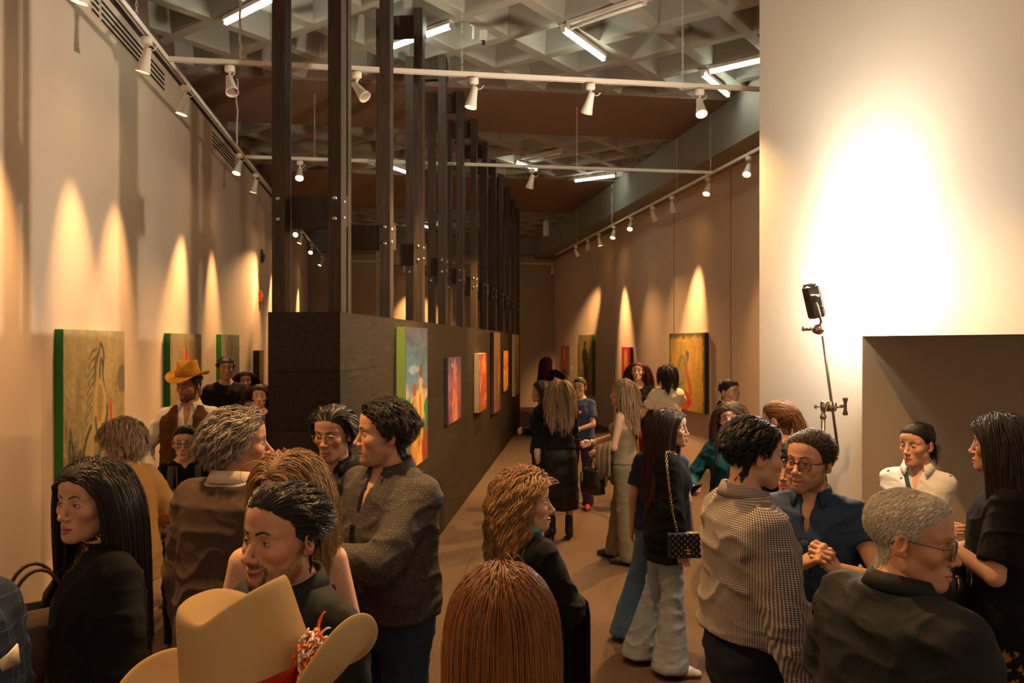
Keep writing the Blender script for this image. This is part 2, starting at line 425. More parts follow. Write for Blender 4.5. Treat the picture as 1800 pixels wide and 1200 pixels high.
# ---------------------------------------------------------------- hands
_HAND = {}
def hand_mesh(pose, h=.0026):
    """right hand: wrist at origin, fingers +Y, palm facing -Z, thumb towards -X"""
    if pose in _HAND: return _HAND[pose]
    c, spread, th = {'relax': (.33, .1, .3), 'fist': (1.0, 0, 1.0), 'flat': (.08, .25, .1), 'hold': (.72, 0, .8), 'clasp': (.74, 0, .4), 'point': (.7, 0, .8)}[pose]
    g = Grid((-.085, -.05, -.115), (.065, .205, .045), h)
    xs = [-.031, -.0105, .0105, .030]; ln = [.070, .078, .073, .056]; kn = [.088, .092, .088, .080]
    g.cone((0, -.045, 0), (0, .0, 0), .0255, .0255, .01, sc=(1, 1, 1.25))
    for i in range(4): g.cone((xs[i] * .62, .008, -.001), (xs[i], kn[i], .001), .0165, .0118, .012)
    g.ell((-.020, .032, -.010), (.017, .030, .014), .010)
    for i in range(4):
        cc = c * (1 + .12 * i) if pose != 'fist' else c
        if pose == 'point' and i == 0: cc = .1
        p = np.array([xs[i], kn[i], .001]); a = 0; sx = (i - 1.5) * spread * .25
        for j, (f, w) in enumerate(((.46, 62), (.30, 78), (.24, 50))):
            a += rad(w) * cc
            d = np.array([math.sin(sx), math.cos(a), -math.sin(a)]); q = p + d * ln[i] * f
            r = (.0098, .0088, .0079, .0066); g.cone(p, q, r[j] * (.88 if i == 3 else 1), r[j+1] * (.88 if i == 3 else 1), .0035); p = q
    a = np.array([-.022, .018, -.008]); b = np.array([-.046, .052, -.018]) + th * np.array([.012, .004, -.014])
    d = b + np.array([-.008, .034, -.006]) + th * np.array([.026, -.008, -.014]); e = d + np.array([-.001, .024, -.004]) + th * np.array([.018, -.006, -.004])
    g.cone(a, b, .0165, .0125, .010); g.cone(b, d, .0120, .0100, .004); g.cone(d, e, .0100, .0080, .004)
    V, F = g.mesh(); _HAND[pose] = (V, F); return V, F
# ---------------------------------------------------------------- hair
def push_y(p, c, r):
    d = (p - c) / r; m = (d ** 2).sum(1) < 1; q = d[m]
    y = np.sqrt(np.maximum(1 - q[:, 0] ** 2 - q[:, 2] ** 2, 0)) * np.where(q[:, 1] > -.15, 1, -1)
    p[m, 1] = c[1] + y * r[1]; return p
def push_ell(p, c, r):
    v = (p - c) / r; q = np.linalg.norm(v, axis=1); m = q < 1
    p[m] = c + (p[m] - c) / np.maximum(q[m], .05)[:, None]; return p
def hair_strands(q, st, M, hs, rng, tors):
    """returns strand points (N,S,3) in body space"""
    R = M[:3, :3] / hs; t0 = M[:3, 3]
    V, F, N = get_head(.0042); Vm = morph(V, q)
    mk = scalp(V, st.get('hl', 0), st.get('side', 0)); ok = (mk > .001) & ~((np.abs(V[:, 0]) > .079) & (V[:, 2] < .03))
    idx = np.nonzero(ok)[0]; n = st.get('n', 500)
    wt = 1 + 5 * np.exp(-mk[idx] / .007) * (V[idx, 1] > -.01); ii = rng.choice(idx, n, replace=True, p=wt / wt.sum()); p = Vm[ii] + rng.randn(n, 3) * .0018; nr = N[ii]
    S = st.get('S', 14); S = max(S, int(st['L'] / .022)) if st['kind'] == 'long' and st.get('dist', 4) < 6 else S; L = st['L'] * (1 - st.get('var', .12) * rng.rand(n)); kind = st['kind']
    gl = R.T @ np.array([0, 0, -1.0]); vol = st.get('vol', .012)
    vv = vol * (.42 + .58 * rng.rand(n))
    cr = np.array([0, -.012, .042]); rr = np.array([.0765, .096, .079]); cf = np.array([0, .018, -.02]); rf = np.array([.064, .066, .088])
    P_ = [p.copy()]
    if kind == 'tied':
        K = np.array(st.get('knot', (0, -.108, .045))); w = np.linspace(0, 1, S)
        for k in range(1, S):
            x = p * (1 - w[k]) + K * w[k]
            for _ in range(2):
                e = (x - cr) / (rr + vv[:, None] * (.4 + .6 * math.sin(w[k] * 3.1)) + .002); qn = np.linalg.norm(e, axis=1); x = cr + (x - cr) / np.minimum(qn, 1.0)[:, None] if k < S - 1 else x
            P_.append(x)
        pts = np.stack(P_, 1)
    else:
        part = st.get('part', 0.0); sx = np.tanh((p[:, 0] - part) / st.get('partw', .012))
        if kind == 'long':
            top = sm(.02, .09, p[:, 2])
            d = np.stack([sx * (.35 + .65 * top), -.25 - st.get('back', 0) - .55 * sm(.03, .08, p[:, 1]), -.35 + .30 * top], 1) + nr * .10
        else:
            cb = np.array(st.get('comb', (0, -1, .2)), float); cbs = np.repeat(cb[None], n, 0)
            if st.get('partcomb'): cbs[:, 0] = sx * st['partcomb']
            lo_ = sm(.04, -.02, p[:, 2])[:, None]; dn = np.array([0, -.5, -.9]); cbs = cbs * (1 - lo_) + dn * lo_
            cbs = cbs - nr * (cbs * nr).sum(1, keepdims=True)
            d = nrm(cbs) + nr * st.get('lift', .35); L = L * (1 - st.get('sideshort', .45) * sm(.05, -.01, p[:, 2]))
        d = nrm(d + rng.randn(n, 3) * st.get('mess', .05)); step = (L / (S - 1))[:, None]
        gv = st.get('grav', .55 if kind == 'long' else .15)
        for k in range(1, S):
            d = nrm(d + gl * gv * min(1, k / 3) + (np.array([0, -.03, 0]) if kind == 'long' else 0))
            x = p + d * step
            if kind == 'long' or st.get('coll', 1):
                x = cr + (x - cr) / np.minimum(np.linalg.norm((x - cr) / (rr + vv[:, None]), axis=1), 1)[:, None]
                x = cf + (x - cf) / np.minimum(np.linalg.norm((x - cf) / (rf + .004 + .5 * vv[:, None]), axis=1), 1)[:, None]
            if kind == 'long':
                m = (x[:, 1] > .022) & (x[:, 2] < .055) & (x[:, 2] > -.16); lim = st.get('face', .067) + .3 * vv
                sg = np.where(x[:, 0] >= part, 1, -1.0); a = np.abs(x[:, 0]); x[:, 0] = np.where(m & (a < lim), sg * lim, x[:, 0])
                my = st.get('maxy', .050) + .3 * vv + np.maximum(0, x[:, 2] - .020) * (.9 - 6 * (st.get('maxy', .05) - .05)) * .8; mm = (x[:, 2] < .085) & (x[:, 2] > -.17) & (x[:, 1] > my); x[:, 1] = np.where(mm, my, x[:, 1])
                nk = (x[:, 2] < -.05) & (np.hypot(x[:, 0], x[:, 1] + .03) < .064)
                if nk.any():
                    v = x[nk][:, :2] - [0, -.03]; x[nk, :2] = [0, -.03] + v / (np.linalg.norm(v, axis=1, keepdims=True) + 1e-6) * .066
                b = x * hs @ R.T + t0
                for c, r in tors: b = push_y(b, np.array(c), np.array(r) + vv.mean() * .4)
                x = (b - t0) @ R / hs
            dn_ = x - p; d = nrm(.35 * d + .65 * nrm(dn_)) if kind == 'long' else nrm(.6 * d + .4 * nrm(dn_))
            P_.append(x); p = x
        pts = np.stack(P_, 1)
    K = max(4, int(n / st.get('clump', 9))); gi = rng.choice(n, K, replace=False)
    near = np.argmin(((pts[:, 0][:, None] - pts[gi, 0][None]) ** 2).sum(-1), 1); g = gi[near]
    w = np.linspace(0, 1, S)[None, :, None]; cl = st.get('cl', .45)
    wa, wf = st.get('wave', (0, 0))
    pts = pts + (pts[g] - pts) * cl * w
    if wa:
        ph = (rng.rand(n) * 6.28)[g] + rng.randn(n) * st.get('wrand', .35); tg = nrm(np.gradient(pts, axis=1)); o = nrm(pts - np.array([0, -.02, .0])); b1 = np.cross(tg, o)
        t_ = np.linspace(0, 1, S)[None]; am = wa * np.minimum(1, t_ * 3)
        pts = pts + (am * np.sin(wf * 6.28 * t_ + ph[:, None]))[..., None] * b1 + (am * .7 * np.cos(wf * 6.28 * t_ + ph[:, None]))[..., None] * nrm(o)
    fz = st.get('frizz', .0012); pts = pts + rng.randn(*pts.shape) * fz * w
    return pts * hs @ R.T + t0
def add_strands(mb, pts, r, c1, c2, rng, ctr, sides=4, grey=0):
    n, S = pts.shape[:2]; tg = nrm(np.gradient(pts, axis=1)); o = nrm(pts - ctr); A = nrm(np.cross(tg, o)); B = np.cross(A, tg)
    w = np.linspace(0, 1, S); pr = r * (.55 + .6 * np.sin(np.clip(w * 1.1 + .15, 0, 1) * math.pi) ** .7) * (1 - .55 * w ** 3); pr[-1] *= .25
    rr = pr[None, :] * (.7 + .6 * rng.rand(n))[:, None]
    th = np.arange(sides) * 2 * math.pi / sides + .3
    V = pts[:, :, None] + rr[:, :, None, None] * (A[:, :, None] * np.cos(th)[:, None] * 1.25 + B[:, :, None] * np.sin(th)[:, None] * .6)
    base = (np.arange(n) * S * sides)[:, None, None]; i = np.arange(S - 1)[None, :, None] * sides; j = np.arange(sides)[None, None]
    j2 = (j + 1) % sides; F = np.stack([base + i + j, base + i + j2, base + i + sides + j2, base + i + sides + j], -1).reshape(-1, 4)
    c1, c2 = np.array(c1), np.array(c2); u = np.clip(w ** 1.3 + 0, 0, 1)[None, :, None]; k = (.70 + .6 * rng.rand(n))[:, None, None]
    C = (c1 * (1 - u) + c2 * u) * k
    if grey:
        gm = (rng.rand(n) < grey)[:, None, None]; C = np.where(gm, np.array((.40, .36, .31)) * k, C)
    C = np.repeat(C[:, :, None], sides, 2)
    mb.add(V.reshape(-1, 3), F, C.reshape(-1, 3))
def hair_cap(mb, q, st, M, c, fine, h=None):
    V, F, N = get_head(.0022 if fine else .0042); Vm = morph(V, q); mk = scalp(V, st.get('hl', 0), st.get('side', 0))
    mk = mk + .004 * noise3(V * 130) - .002; keep = (mk[F].min(1) > -.001); used = np.unique(F[keep]); mp = np.full(len(V), -1); mp[used] = np.arange(len(used))
    vol = st.get('cap', min(.006, st.get('vol', .012) * .28)); top = sm(-.02, .09, V[:, 2])
    d = vol * (st.get('capside', .6) + (1 - st.get('capside', .6)) * top) * sm(-.001, .018, mk)
    nz = noise3(V * np.array([60, 60, 60])) * .15 + 1 + noise3(V * np.array([420, 90, 90])) * .12
    W = Vm + N * (d * nz)[:, None]
    W = W[used] @ M[:3, :3].T + M[:3, 3]
    C = np.array(c) * (.75 + .3 * (noise3(V[used] * np.array([240, 60, 60]))[:, None] * .5 + .5))
    mb.add(W, mp[F[keep]], C, 1)
def make_hair(root, q, st, M, hs, fine, rng, tors, bend):
    mb = MB(); c1 = np.array(st['c1']); c2 = np.array(st.get('c2', st['c1'])); far = not fine
    if st.get('capon', 1): hair_cap(mb, q, st, M, c1 * .8, fine)
    ctr = M[:3, 3]
    n0 = st.get('n', 600); s2 = dict(st); dist = st.get('dist', 4.0); kk = float(np.clip(5.5 / dist, .30, 2.4)); s2['n'] = int(n0 * kk); rr = st.get('r', .0022) * kk ** -.55 * .85
    pts = hair_strands(q, s2, M, hs, rng, tors)
    add_strands(mb, pts, rr * hs, c1, c2, rng, ctr, 4, st.get('grey', 0))
    for ex in st.get('extra', []):   # ponytail or bun
        K = np.array(ex['at']) @ M[:3, :3].T + M[:3, 3]
        if ex['kind'] == 'bun':
            for k in range(ex.get('n', 60)):
                a = nrm(rng.randn(3)); b = nrm(np.cross(a, rng.randn(3))); th = np.linspace(0, 4.5, 16) + rng.rand() * 6
                mb.tube(K + ex['r'] * (.75 + .25 * rng.rand()) * (np.cos(th)[:, None] * a + np.sin(th)[:, None] * b), .003 * hs, 4, c1 * (.7 + .6 * rng.rand()))
        else:
            m = ex.get('n', 160); S = 16; R = M[:3, :3] / hs; out = R @ np.array(ex.get('dir', (0, -1, .1)))
            p = K + rng.randn(m, 3) * ex.get('w', .008); d = nrm(out + rng.randn(m, 3) * .18); L = [p]
            for k in range(1, S):
                d = nrm(d + np.array([0, 0, -.32])); p = p + d * ex['L'] / S * (1 - .2 * rng.rand(m)[:, None] * (k > 10))
                for c, r in tors: p = push_ell(p.copy(), np.array(c), np.array(r) + .01)
                L.append(p)
            add_strands(mb, np.stack(L, 1), rr * hs * 1.2, c1, c2, rng, ctr)
    mb.xf(bend); rough = st.get('rough', .42)
    return mb.build('hair', [mat('hair_%d' % (rough * 100), vcol=True, rough=rough, spec=.32), mat('hair_cap', vcol=True, rough=.7, spec=.2)], root)

# ---------------------------------------------------------------- body and clothes (reference height 1.72)
KEYS = {
 'm': [(.80, .150, .095, -.01), (.92, .165, .105, -.012), (1.05, .150, .098, -.004), (1.18, .160, .108, 0), (1.30, .172, .115, .002), (1.38, .165, .100, -.006), (1.43, .120, .075, -.014), (1.47, .065, .060, -.016)],
 'f': [(.80, .150, .100, -.01), (.90, .172, .115, -.014), (1.05, .128, .085, .000), (1.16, .130, .088, .002), (1.26, .145, .098, .004), (1.36, .143, .088, -.006), (1.42, .100, .066, -.014), (1.46, .055, .052, -.016)],
}
def ik(S, T, l1, l2, pole):
    S, T = np.array(S, float), np.array(T, float); d = T - S; L = np.linalg.norm(d); L2 = min(L, (l1 + l2) * .995); u = d / L; T = S + u * L2
    a = (l1 * l1 - l2 * l2 + L2 * L2) / (2 * L2); h = math.sqrt(max(l1 * l1 - a * a, 0)); pl = np.array(pole, float); pl = pl - u * (pl @ u)
    return S + u * a + nrm(pl) * h, T
def body_keys(sp, off=0, loose=0):
    sex = sp['sex']; fat = sp.get('fat', 0); out = []
    for z, a, b, y in KEYS[sex]:
        k = math.exp(-((z - 1.08) / .16) ** 2); a2 = a + fat * .35 * k + fat * .15; b2 = b + fat * .6 * k + fat * .1; y2 = y + fat * .35 * k
        if loose and z < 1.40: a2 = a2 + max(0, loose - a2) * sm(1.40, 1.2, z)
        if loose and z < 1.40: b2 = b2 + max(0, loose * .66 - b2) * sm(1.40, 1.2, z)
        o = off * (1 if z < 1.41 else .6) + (.012 if off > .0125 and z < 1.1 else 0) - (.004 if off and off < .0125 and z > 1.0 else 0); out.append((z, a2 + o, b2 + o, y2))
    return out
def wrinkle(V, F, amp, joints, seed=0, vert=1.0):
    N = vnormals(V, F); q = V * np.array([7, 7, 13 * vert]) + seed
    f = np.clip(1 - np.abs(noise3(q + 1.4 * noise3(V * 4)[:, None])) * 1.5, 0, 1) ** 2.5 * 1.5 - .25; f2 = np.clip(1 - np.abs(noise3(V * np.array([13, 13, 22]) + 9)) * 1.6, 0, 1) ** 3
    k = np.full(len(V), .75)
    for j, s in joints: k += s * np.exp(-((V - j) ** 2).sum(1) / .012)
    return V + N * (amp * k * (.75 * f + .40 * f2 - .1))[:, None]
def make_person(label, px, py, Y, by, hy=None, hp=0, hr=0, sex='m', fat=0, face=None, hair=None, top=(), bottom=None, shoes=None, arms=None, hands=('relax', 'relax'),
                lean=0, feet=None, dy=0, extra=None, hat=None, seed=1, hs=1.0, cat='person', group=None, neckf=0, H=None):
    hy = by if hy is None else hy; fine = Y < 6.0; rng = np.random.RandomState(seed)
    X = (px - 900) / FPX * Y; Ht = (CAMH + (600 - py) / FPX * Y) if H is None else H; s = Ht / 1.72
    sp = dict(sex=sex, fat=fat); q = dict(face or {}); q['sex'] = sex
    if hair: q.setdefault('hairc', tuple(np.array(hair['c1']) * .8))
    if sex == 'f': q.setdefault('jaw', -.07); q.setdefault('brow', -.004); q.setdefault('nose', -.003); q.setdefault('lips', (.42, .10, .09)); q.setdefault('nosew', -.1)
    else: q.setdefault('jaw', .03); q.setdefault('w', .01); q.setdefault('brow', .001)
    hz = 1.72 - .121 * hs / s ** .4; hk = hs * s ** -.6 if s > 0 else hs
    hc = np.array([0, .022 + neckf, 1.72 - .121 * hk])
    R = Rz(rad(hy - by)) @ Rx(rad(hp)) @ Ry(rad(hr)); M = np.eye(4); M[:3, :3] = R * hk; M[:3, 3] = hc
    ca = rad(lean)
    def bend(V):
        V = np.array(V, float); w = sm(.86, 1.08, V[:, 2])[:, None]; p0 = np.array([0, 0, .95]); U = (V - p0) @ Rx(-ca).T + p0
        return (V * (1 - w) + U * w) * s
    hb = bend(hc[None])[0]; rb = Rz(rad(by)) @ hb
    base = np.array([X - rb[0], Y - rb[1], 0.0])
    if lean: 
        dz = (1.72 * s - (bend(np.array([[0, hc[1], 1.72]]))[0][2])); s_fix = 1
    root = thing('person', label, cat, base, rad(by), group)
    sh = .166 if sex == 'm' else .146
    sh += fat * .12
    A = {}
    arms = arms or {}
    for sd, k in ((1, 'r'), (-1, 'l')):
        S0 = np.array([sd * sh, -.008, 1.376]); a = arms.get(k, ((.245, .02, .83), (.3, -1, 0)))
        T = np.array(a[0], float) * [sd, 1, 1]; pole = np.array(a[1], float) * [sd, 1, 1]
        E, W = ik(S0, T, .285, .245, pole); hd = np.array(a[2], float) * [sd, 1, 1] if len(a) > 2 and a[2] is not None else W - E
        pn = np.array(a[3], float) * [sd, 1, 1] if len(a) > 3 else np.array([-sd, .1, 0.])
        A[k] = dict(S=S0, E=E, W=W, hd=nrm(hd), pn=pn, sd=sd)
    ar = (.047, .039, .030) if sex == 'm' else (.040, .033, .0255)
    ar = tuple(r + fat * .06 for r in ar)
    hips = .088
    ft = feet or {}
    Lg = {}
    for sd, k in ((1, 'r'), (-1, 'l')):
        f = np.array(ft.get(k, (.10, 0, 0)), float) * [sd, 1, 1]; hp_ = np.array([sd * hips, -.01, .90]); an = np.array([f[0], f[1] - .02, .085 + f[2]])
        kn = (hp_ + an) / 2 + np.array([sd * .004, .025, .02]); Lg[k] = (hp_, kn, an, f)
    # --- body
    tp0 = top[0] if top else {}
    bare = any(t.get('sleeve') in ('none', 'strapless') for t in top)
    h = .0085 if (fine and (bare or Y < 3.5)) else (.011 if fine else .016)
    P_ = [A[k][j] for k in 'rl' for j in 'SEW']
    lo = np.minimum(np.min(P_, 0), [-.24, -.2, 0]) - .08; hi = np.maximum(np.max(P_, 0), [.24, .2, 1.50]) + .08; lo[2] = .03; hi[2] = 1.60
    g = Grid(lo, hi, h)
    g.loft([(z, a - .012 * (z < 1.0), b - .012 * (z < 1.0), y) for z, a, b, y in body_keys(sp)], .03)
    nk = hc + R @ np.array([0, -.028, -.045]) * hk
    g.cone((0, -.020, 1.40), nk, .056 if sex == 'm' else .048, .049 if sex == 'm' else .044, .03)
    for k in 'rl':
        a = A[k]; g.cone(a['S'], a['E'], ar[0], ar[1], .03); g.cone(a['E'], a['W'], ar[1] * 1.02, ar[2] * .86, .015); g.cone((0, -.02, 1.45), a['S'] * .8 + np.array([0, 0, .28]), .045, .040, .04)
        hp_, kn, an, f = Lg[k]; g.cone(hp_, kn, .075, .050, .02); g.cone(kn, an, .048, .034, .02)
    if sex == 'f':
        for sd in (-1, 1): g.ell((sd * .066, .070, 1.262), (.055, .050, .055), .03)
    V, F = g.mesh(); mb = MB(); sk = np.array(SKIN[q.get('skin', 'mid')])
    mb.add(V, F, sk * (1 + .05 * noise3(V * 40)[:, None]))
    head_parts(mb, q, fine, M)
    for i, k in enumerate('rl'):
        a = A[k]; HV, HF = hand_mesh(hands[i]); HV = HV * (.98 if sex == 'm' else .88); y_ = a['hd']; zn = -(a['pn'] - y_ * (a['pn'] @ y_)); zn = nrm(zn); x_ = np.cross(y_, zn)
        W2 = HV.copy(); HFo = HF
        if k == 'l': W2[:, 0] *= -1; HFo = HF[:, ::-1]
        hv = W2[:, :1] * x_ + W2[:, 1:2] * y_ + W2[:, 2:] * zn + a['W']
        c = sk * (1 + .06 * noise3(W2 * 120)[:, None]); tipc = sm(.155, .17, HV[:, 1])[:, None] if hands[i] in ('flat', 'relax') else 0
        mb.add(hv, HFo, c)
    mb.xf(bend); body = mb.build('body', mat('skin', vcol=True, rough=.48, spec=.4), root)
    # --- clothes
    joints = [(A[k]['E'], 1.0) for k in 'rl'] + [(np.array([0, 0, 1.02]), .5)] + [(np.array([sd * (sh + .0), 0, 1.30]), .6) for sd in (-1, 1)]
    made = {}
    def garment(t):
        off = t.get('off', .013); hem = t.get('hem', .92); slv = t.get('sleeve', 'long'); gh = t.get('h', .008 if Y < 3.6 else (.010 if fine else .015))
        lo = np.minimum(np.min(P_, 0), [-.28, -.26, 0]) - .10; hi = np.maximum(np.max(P_, 0), [.28, .26, 0]) + .10; lo[2] = min(hem - .04, min(A[k]['W'][2] for k in 'rl') - .08 if slv == 'long' else 9); hi[2] = 1.56
        g = Grid(lo, hi, gh); ks = body_keys(sp, off, t.get('loose', 0))
        if hem < .80:
            a0 = t.get('hemw', ks[0][1] + .02); ks = [(hem - .02, a0, a0 * t.get('hemd', .72), ks[0][3])] + ks
        fl = t.get('flare', 0)
        if fl: ks = [(z, a + fl * sm(1.1, hem, z), b + fl * sm(1.1, hem, z), y) for z, a, b, y in ks]
        g.loft(ks, .03, zlo=hem, zhi=t.get('ztop', 1.462))
        if sex == 'f' and slv != 'skip':
            for sd in (-1, 1): g.ell((sd * .066, .070, 1.262), (.055 + off * .8, .048 + off * .8, .055 + off * .8), .03)
        X_, Y_, Z_ = g.XYZ()
        if t.get('open'):
            w0, w1 = t['open']; wz = np.interp(Z_, [hem, 1.15, 1.44], [w1, w0 * .8, w0]); d = np.minimum(wz - np.abs(X_), Y_ - .015); g.cut(np.where(d > 0, d, np.maximum(d, -1)))
        if slv not in ('none', 'strapless', 'strap'):
            ga = Grid(lo, hi, gh); ga.F[:] = 1.0; so = t.get('soff', off + .003)
            for k in 'rl':
                a = A[k]
                G2 = Grid(lo, hi, gh); G2.F[:] = 1.0
                if slv == 'short':
                    c_ = a['S'] + (a['E'] - a['S']) * t.get('slen', .68); dv = nrm(a['E'] - a['S']); G2.cone(a['S'], c_ + dv * .05, ar[0] + so, ar[1] + so + .016, .02)
                elif slv in ('34', 'rolled'):
                    fr = t.get('slen', .30); c_ = a['E'] + (a['W'] - a['E']) * fr; dv = nrm(a['W'] - a['E']); G2.cone(a['S'], a['E'], ar[0] + so, ar[1] + so + .006, .02); G2.cone(a['E'], c_ + dv * .04, ar[1] + so + .006, ar[1] * (1 - fr) + ar[2] * fr + so + .008, .02)
                else:
                    c_ = a['W'] - nrm(a['W'] - a['E']) * .004; dv = nrm(a['W'] - a['E']); G2.cone(a['S'], a['E'], ar[0] + so, ar[1] + so + .004, .02); G2.cone(a['E'], a['W'], ar[1] + so + .003, ar[2] + so * .8, .02)
                    G2.cone(a['W'] - dv * .05, a['W'], ar[2] + so * .85, ar[2] + so * .95, .006)
                near = (X_ - c_[0]) * dv[0] + (Y_ - c_[1]) * dv[1] + (Z_ - c_[2]) * dv[2]
                rr2 = (X_ - c_[0]) ** 2 + (Y_ - c_[1]) ** 2 + (Z_ - c_[2]) ** 2
                G2.cut(np.where(rr2 < (.16 if slv != 'short' else .36) ** 2, near, -1))
                G2.cone((0, -.02, 1.435), a['S'] * .8 + np.array([0, 0, .278]), .045 + off * .5, .042 + off * .7, .04)
                ga.F = np.minimum(ga.F, G2.F)
            g._mix((slice(None),) * 3, ga.F, .035, 'add')
        nkk = t.get('neck', 'crew')
        tz = 1.455
        if nkk == 'collar': g.cone((0, -.016, 1.455), (0, .0, 1.60), .056, .062, .006, 'sub')
        elif nkk == 'turtle': pass
        elif nkk in ('crew', 'v', 'wide', 'deep'):
            g.ell((0, .022, 1.475), {'crew': (.072, .088, .050), 'v': (.068, .08, .05), 'wide': (.115, .11, .062), 'deep': (.085, .115, .095)}[nkk], .006, 'sub')
        if nkk in ('v', 'collar') and t.get('vdepth', .12): g.cone((0, .10 + .5 * fat, 1.47 - t.get('vdepth', .12)), (0, .075, 1.50), .004, t.get('vw', .045), .006, 'sub', sc=(1, .35, 1))
        if slv == 'strapless': g.cut(Z_ - (t.get('topz', 1.29) + .025 * np.clip(Y_ / .1, -1, 1)) + X_ * 0 )
        if slv == 'strap': g.cut(Z_ - t.get('topz', 1.33) + (X_ + Y_) * 0)
        if t.get('maxz'): g.cut(Z_ - t['maxz'] + (X_ + Y_) * 0)
        V, F = g.mesh()
        amp = t.get('folds', .0075)
        if amp: V = wrinkle(V, F, amp, joints, seed, t.get('vert', 1))
        if t.get('pleat'):
            th = np.arctan2(V[:, 0], V[:, 1]); k = sm(1.0, .6, V[:, 2]) * (np.hypot(V[:, 0], V[:, 1]) > .1); V[:, :2] *= (1 + .035 * k * np.sin(th * t['pleat']))[:, None]
        made[t['name']] = V
        return V, F
    for t in top:
        V, F = garment(t); b = MB(); b.add(V, F); b.xf(bend); o = b.build(t['name'], t['mat'], root)
        if t.get('label'): o['label'] = t['label']
        if t.get('neck') == 'collar' and t.get('collar', 1):
            c = MB(); gap = t.get('gap', .55); ph = np.linspace(gap, 2 * math.pi - gap, 40); fr = (1 + np.cos(ph)) / 2
            prof = [(0, -.012, 0), (.001, .012, 0), (.003, .030, 0), (.010, .033, 0), (.019, .012, .3), (.028, -.010, 1)]
            G = []
            for dr, dz, pt in prof:
                rx = .064 + dr + fat * .05; ry = .066 + dr + fat * .05
                ext = pt * fr ** 6
                G.append(np.stack([np.sin(ph) * (rx + ext * .022), np.cos(ph) * (ry + ext * .020) + .004, 1.470 + dz - .030 * fr ** 1.5 + .006 * (1 - fr) - ext * .026], -1))
            G = np.array(G); G[:, :, 1] -= .012; c.grid(G); c.xf(bend); co = c.build('collar', t.get('cmat', t['mat']), o, solid=.004)
        if t.get('placket'):
            zs = np.linspace(t.get('hem', .92) + .01, 1.455 - t.get('vdepth', .12) - .01, 24)
            ys = []
            for z in zs:
                m = (np.abs(V[:, 0]) < .014) & (np.abs(V[:, 2] - z) < .014) & (V[:, 1] > 0); ys.append(V[m, 1].max() if m.any() else (ys[-1] if ys else .1))
            ys = np.convolve(np.pad(ys, 2, 'edge'), np.ones(5) / 5, 'valid') + .001
            c = MB(); c.tube(np.stack([zs * 0, ys, zs], -1), .016, 8, flat=.16, up=(0, 1, 0)); c.xf(bend); c.build('placket', t['mat'], o)
            c = MB()
            for z in zs[2::4]: c.lathe([(0, .0035), (.0045, .0035), (.0055, .002), (.0055, 0)], 10, np.block([[np.array(Rx(-math.pi / 2)), np.array([[0], [np.interp(z, zs, ys) + .002], [z]])], [np.zeros((1, 3)), np.ones((1, 1))]]))
            c.xf(bend); c.build('button', mat('button', (.02, .02, .02), .3), o)
    if bottom:
        t = bottom; off = t.get('off', .012); fl = t.get('flare', 0); gh = .010 if fine else .015
        lo = np.array([-.32, -.30, t.get('hem', .04) - .03]); hi = np.array([.32, .32, 1.10])
        for k in 'rl': lo = np.minimum(lo, Lg[k][3] - .2 * np.array([1, 1, 0])); hi = np.maximum(hi, Lg[k][3] + .2 * np.array([1, 1, 0]))
        lo[2] = t.get('hem', .04) - .03
        g = Grid(lo, hi, gh); wz = t.get('waist', 1.03); X_, Y_, Z_ = g.XYZ()
        if t['kind'] == 'skirt':
            ks = [(z, a, b, y) for z, a, b, y in body_keys(sp, off)]; hw = t.get('hemw', .22)
            ks = [(t['hem'] - .02, hw, hw * .85, 0)] + [k for k in ks if k[0] >= .9]; g.loft(ks, .02, zlo=t['hem'], zhi=wz, e=2)
        else:
            g.loft(body_keys(sp, off), .02, zlo=.80, zhi=wz)
            for k in 'rl':
                hp_, kn, an, f = Lg[k]; lr = t.get('legr', (.090, .062, .050)); g.cone(hp_ + [0, 0, -.02], kn, lr[0], lr[1], .02); g.cone(kn, an + [0, 0, -.03], lr[1], lr[2] + fl, .02)
            g.cut(t.get('hem', .04) - Z_ + (X_ + Y_) * 0)
        V, F = g.mesh(); V = wrinkle(V, F, t.get('folds', .0075), [(Lg[k][1], .9) for k in 'rl'] + [(Lg[k][2], 1.0) for k in 'rl'] + [(np.array([0, .08, .88]), .7)], seed + 5, .7)
        if t.get('pleat'):
            th = np.arctan2(V[:, 0], V[:, 1]); k = sm(1.0, .5, V[:, 2]); V[:, :2] *= (1 + .085 * k * (np.abs(np.sin(th * t['pleat'] / 2)) - .6))[:, None]
        b = MB(); b.add(V, F); b.xf(bend); o = b.build(t.get('name', 'trousers'), t['mat'], root)
        if t.get('label'): o['label'] = t['label']
    st = shoes or dict(col=(.02, .018, .016))
    for sd, k in ((1, 'r'), (-1, 'l')):
        f = Lg[k][3]; yw = rad(-sd * 12); g = Grid((-.07, -.11, -.01), (.07, .22, .30 if st.get('kind') == 'boot' else .14), .006 if fine else .010)
        hl = .055 if st.get('kind') in ('boot', 'heel') else 0
        g.cone((0, -.045, .035 + hl), (0, .10, .030), .036, .040, .02); g.cone((0, .09, .028), (.004 * -sd, .155, .022), .038, .022 if st.get('kind') in ('boot', 'heel') else .030, .02); g.cone((0, -.035, .05 + hl), (0, -.02, .09 + hl * .5), .036, .036, .03)
        if st.get('kind') == 'boot': g.cone((0, -.03, .08), (0, -.025, .23), .040, .044, .02)
        if hl: g.cone((0, -.060, .05), (0, -.056, -.01), .020, .010, .008)
        X_, Y_, Z_ = g.XYZ(); g.cut(-.001 - Z_ + (X_ + Y_) * 0)
        if st.get('kind') != 'boot': g.ell((0, -.025, .135), (.030, .045, .045), .006, 'sub')
        V, F = g.mesh(); c = np.repeat(np.array(st['col'])[None], len(V), 0)
        if 'sole' in st: c[V[:, 2] < .026] = st['sole']
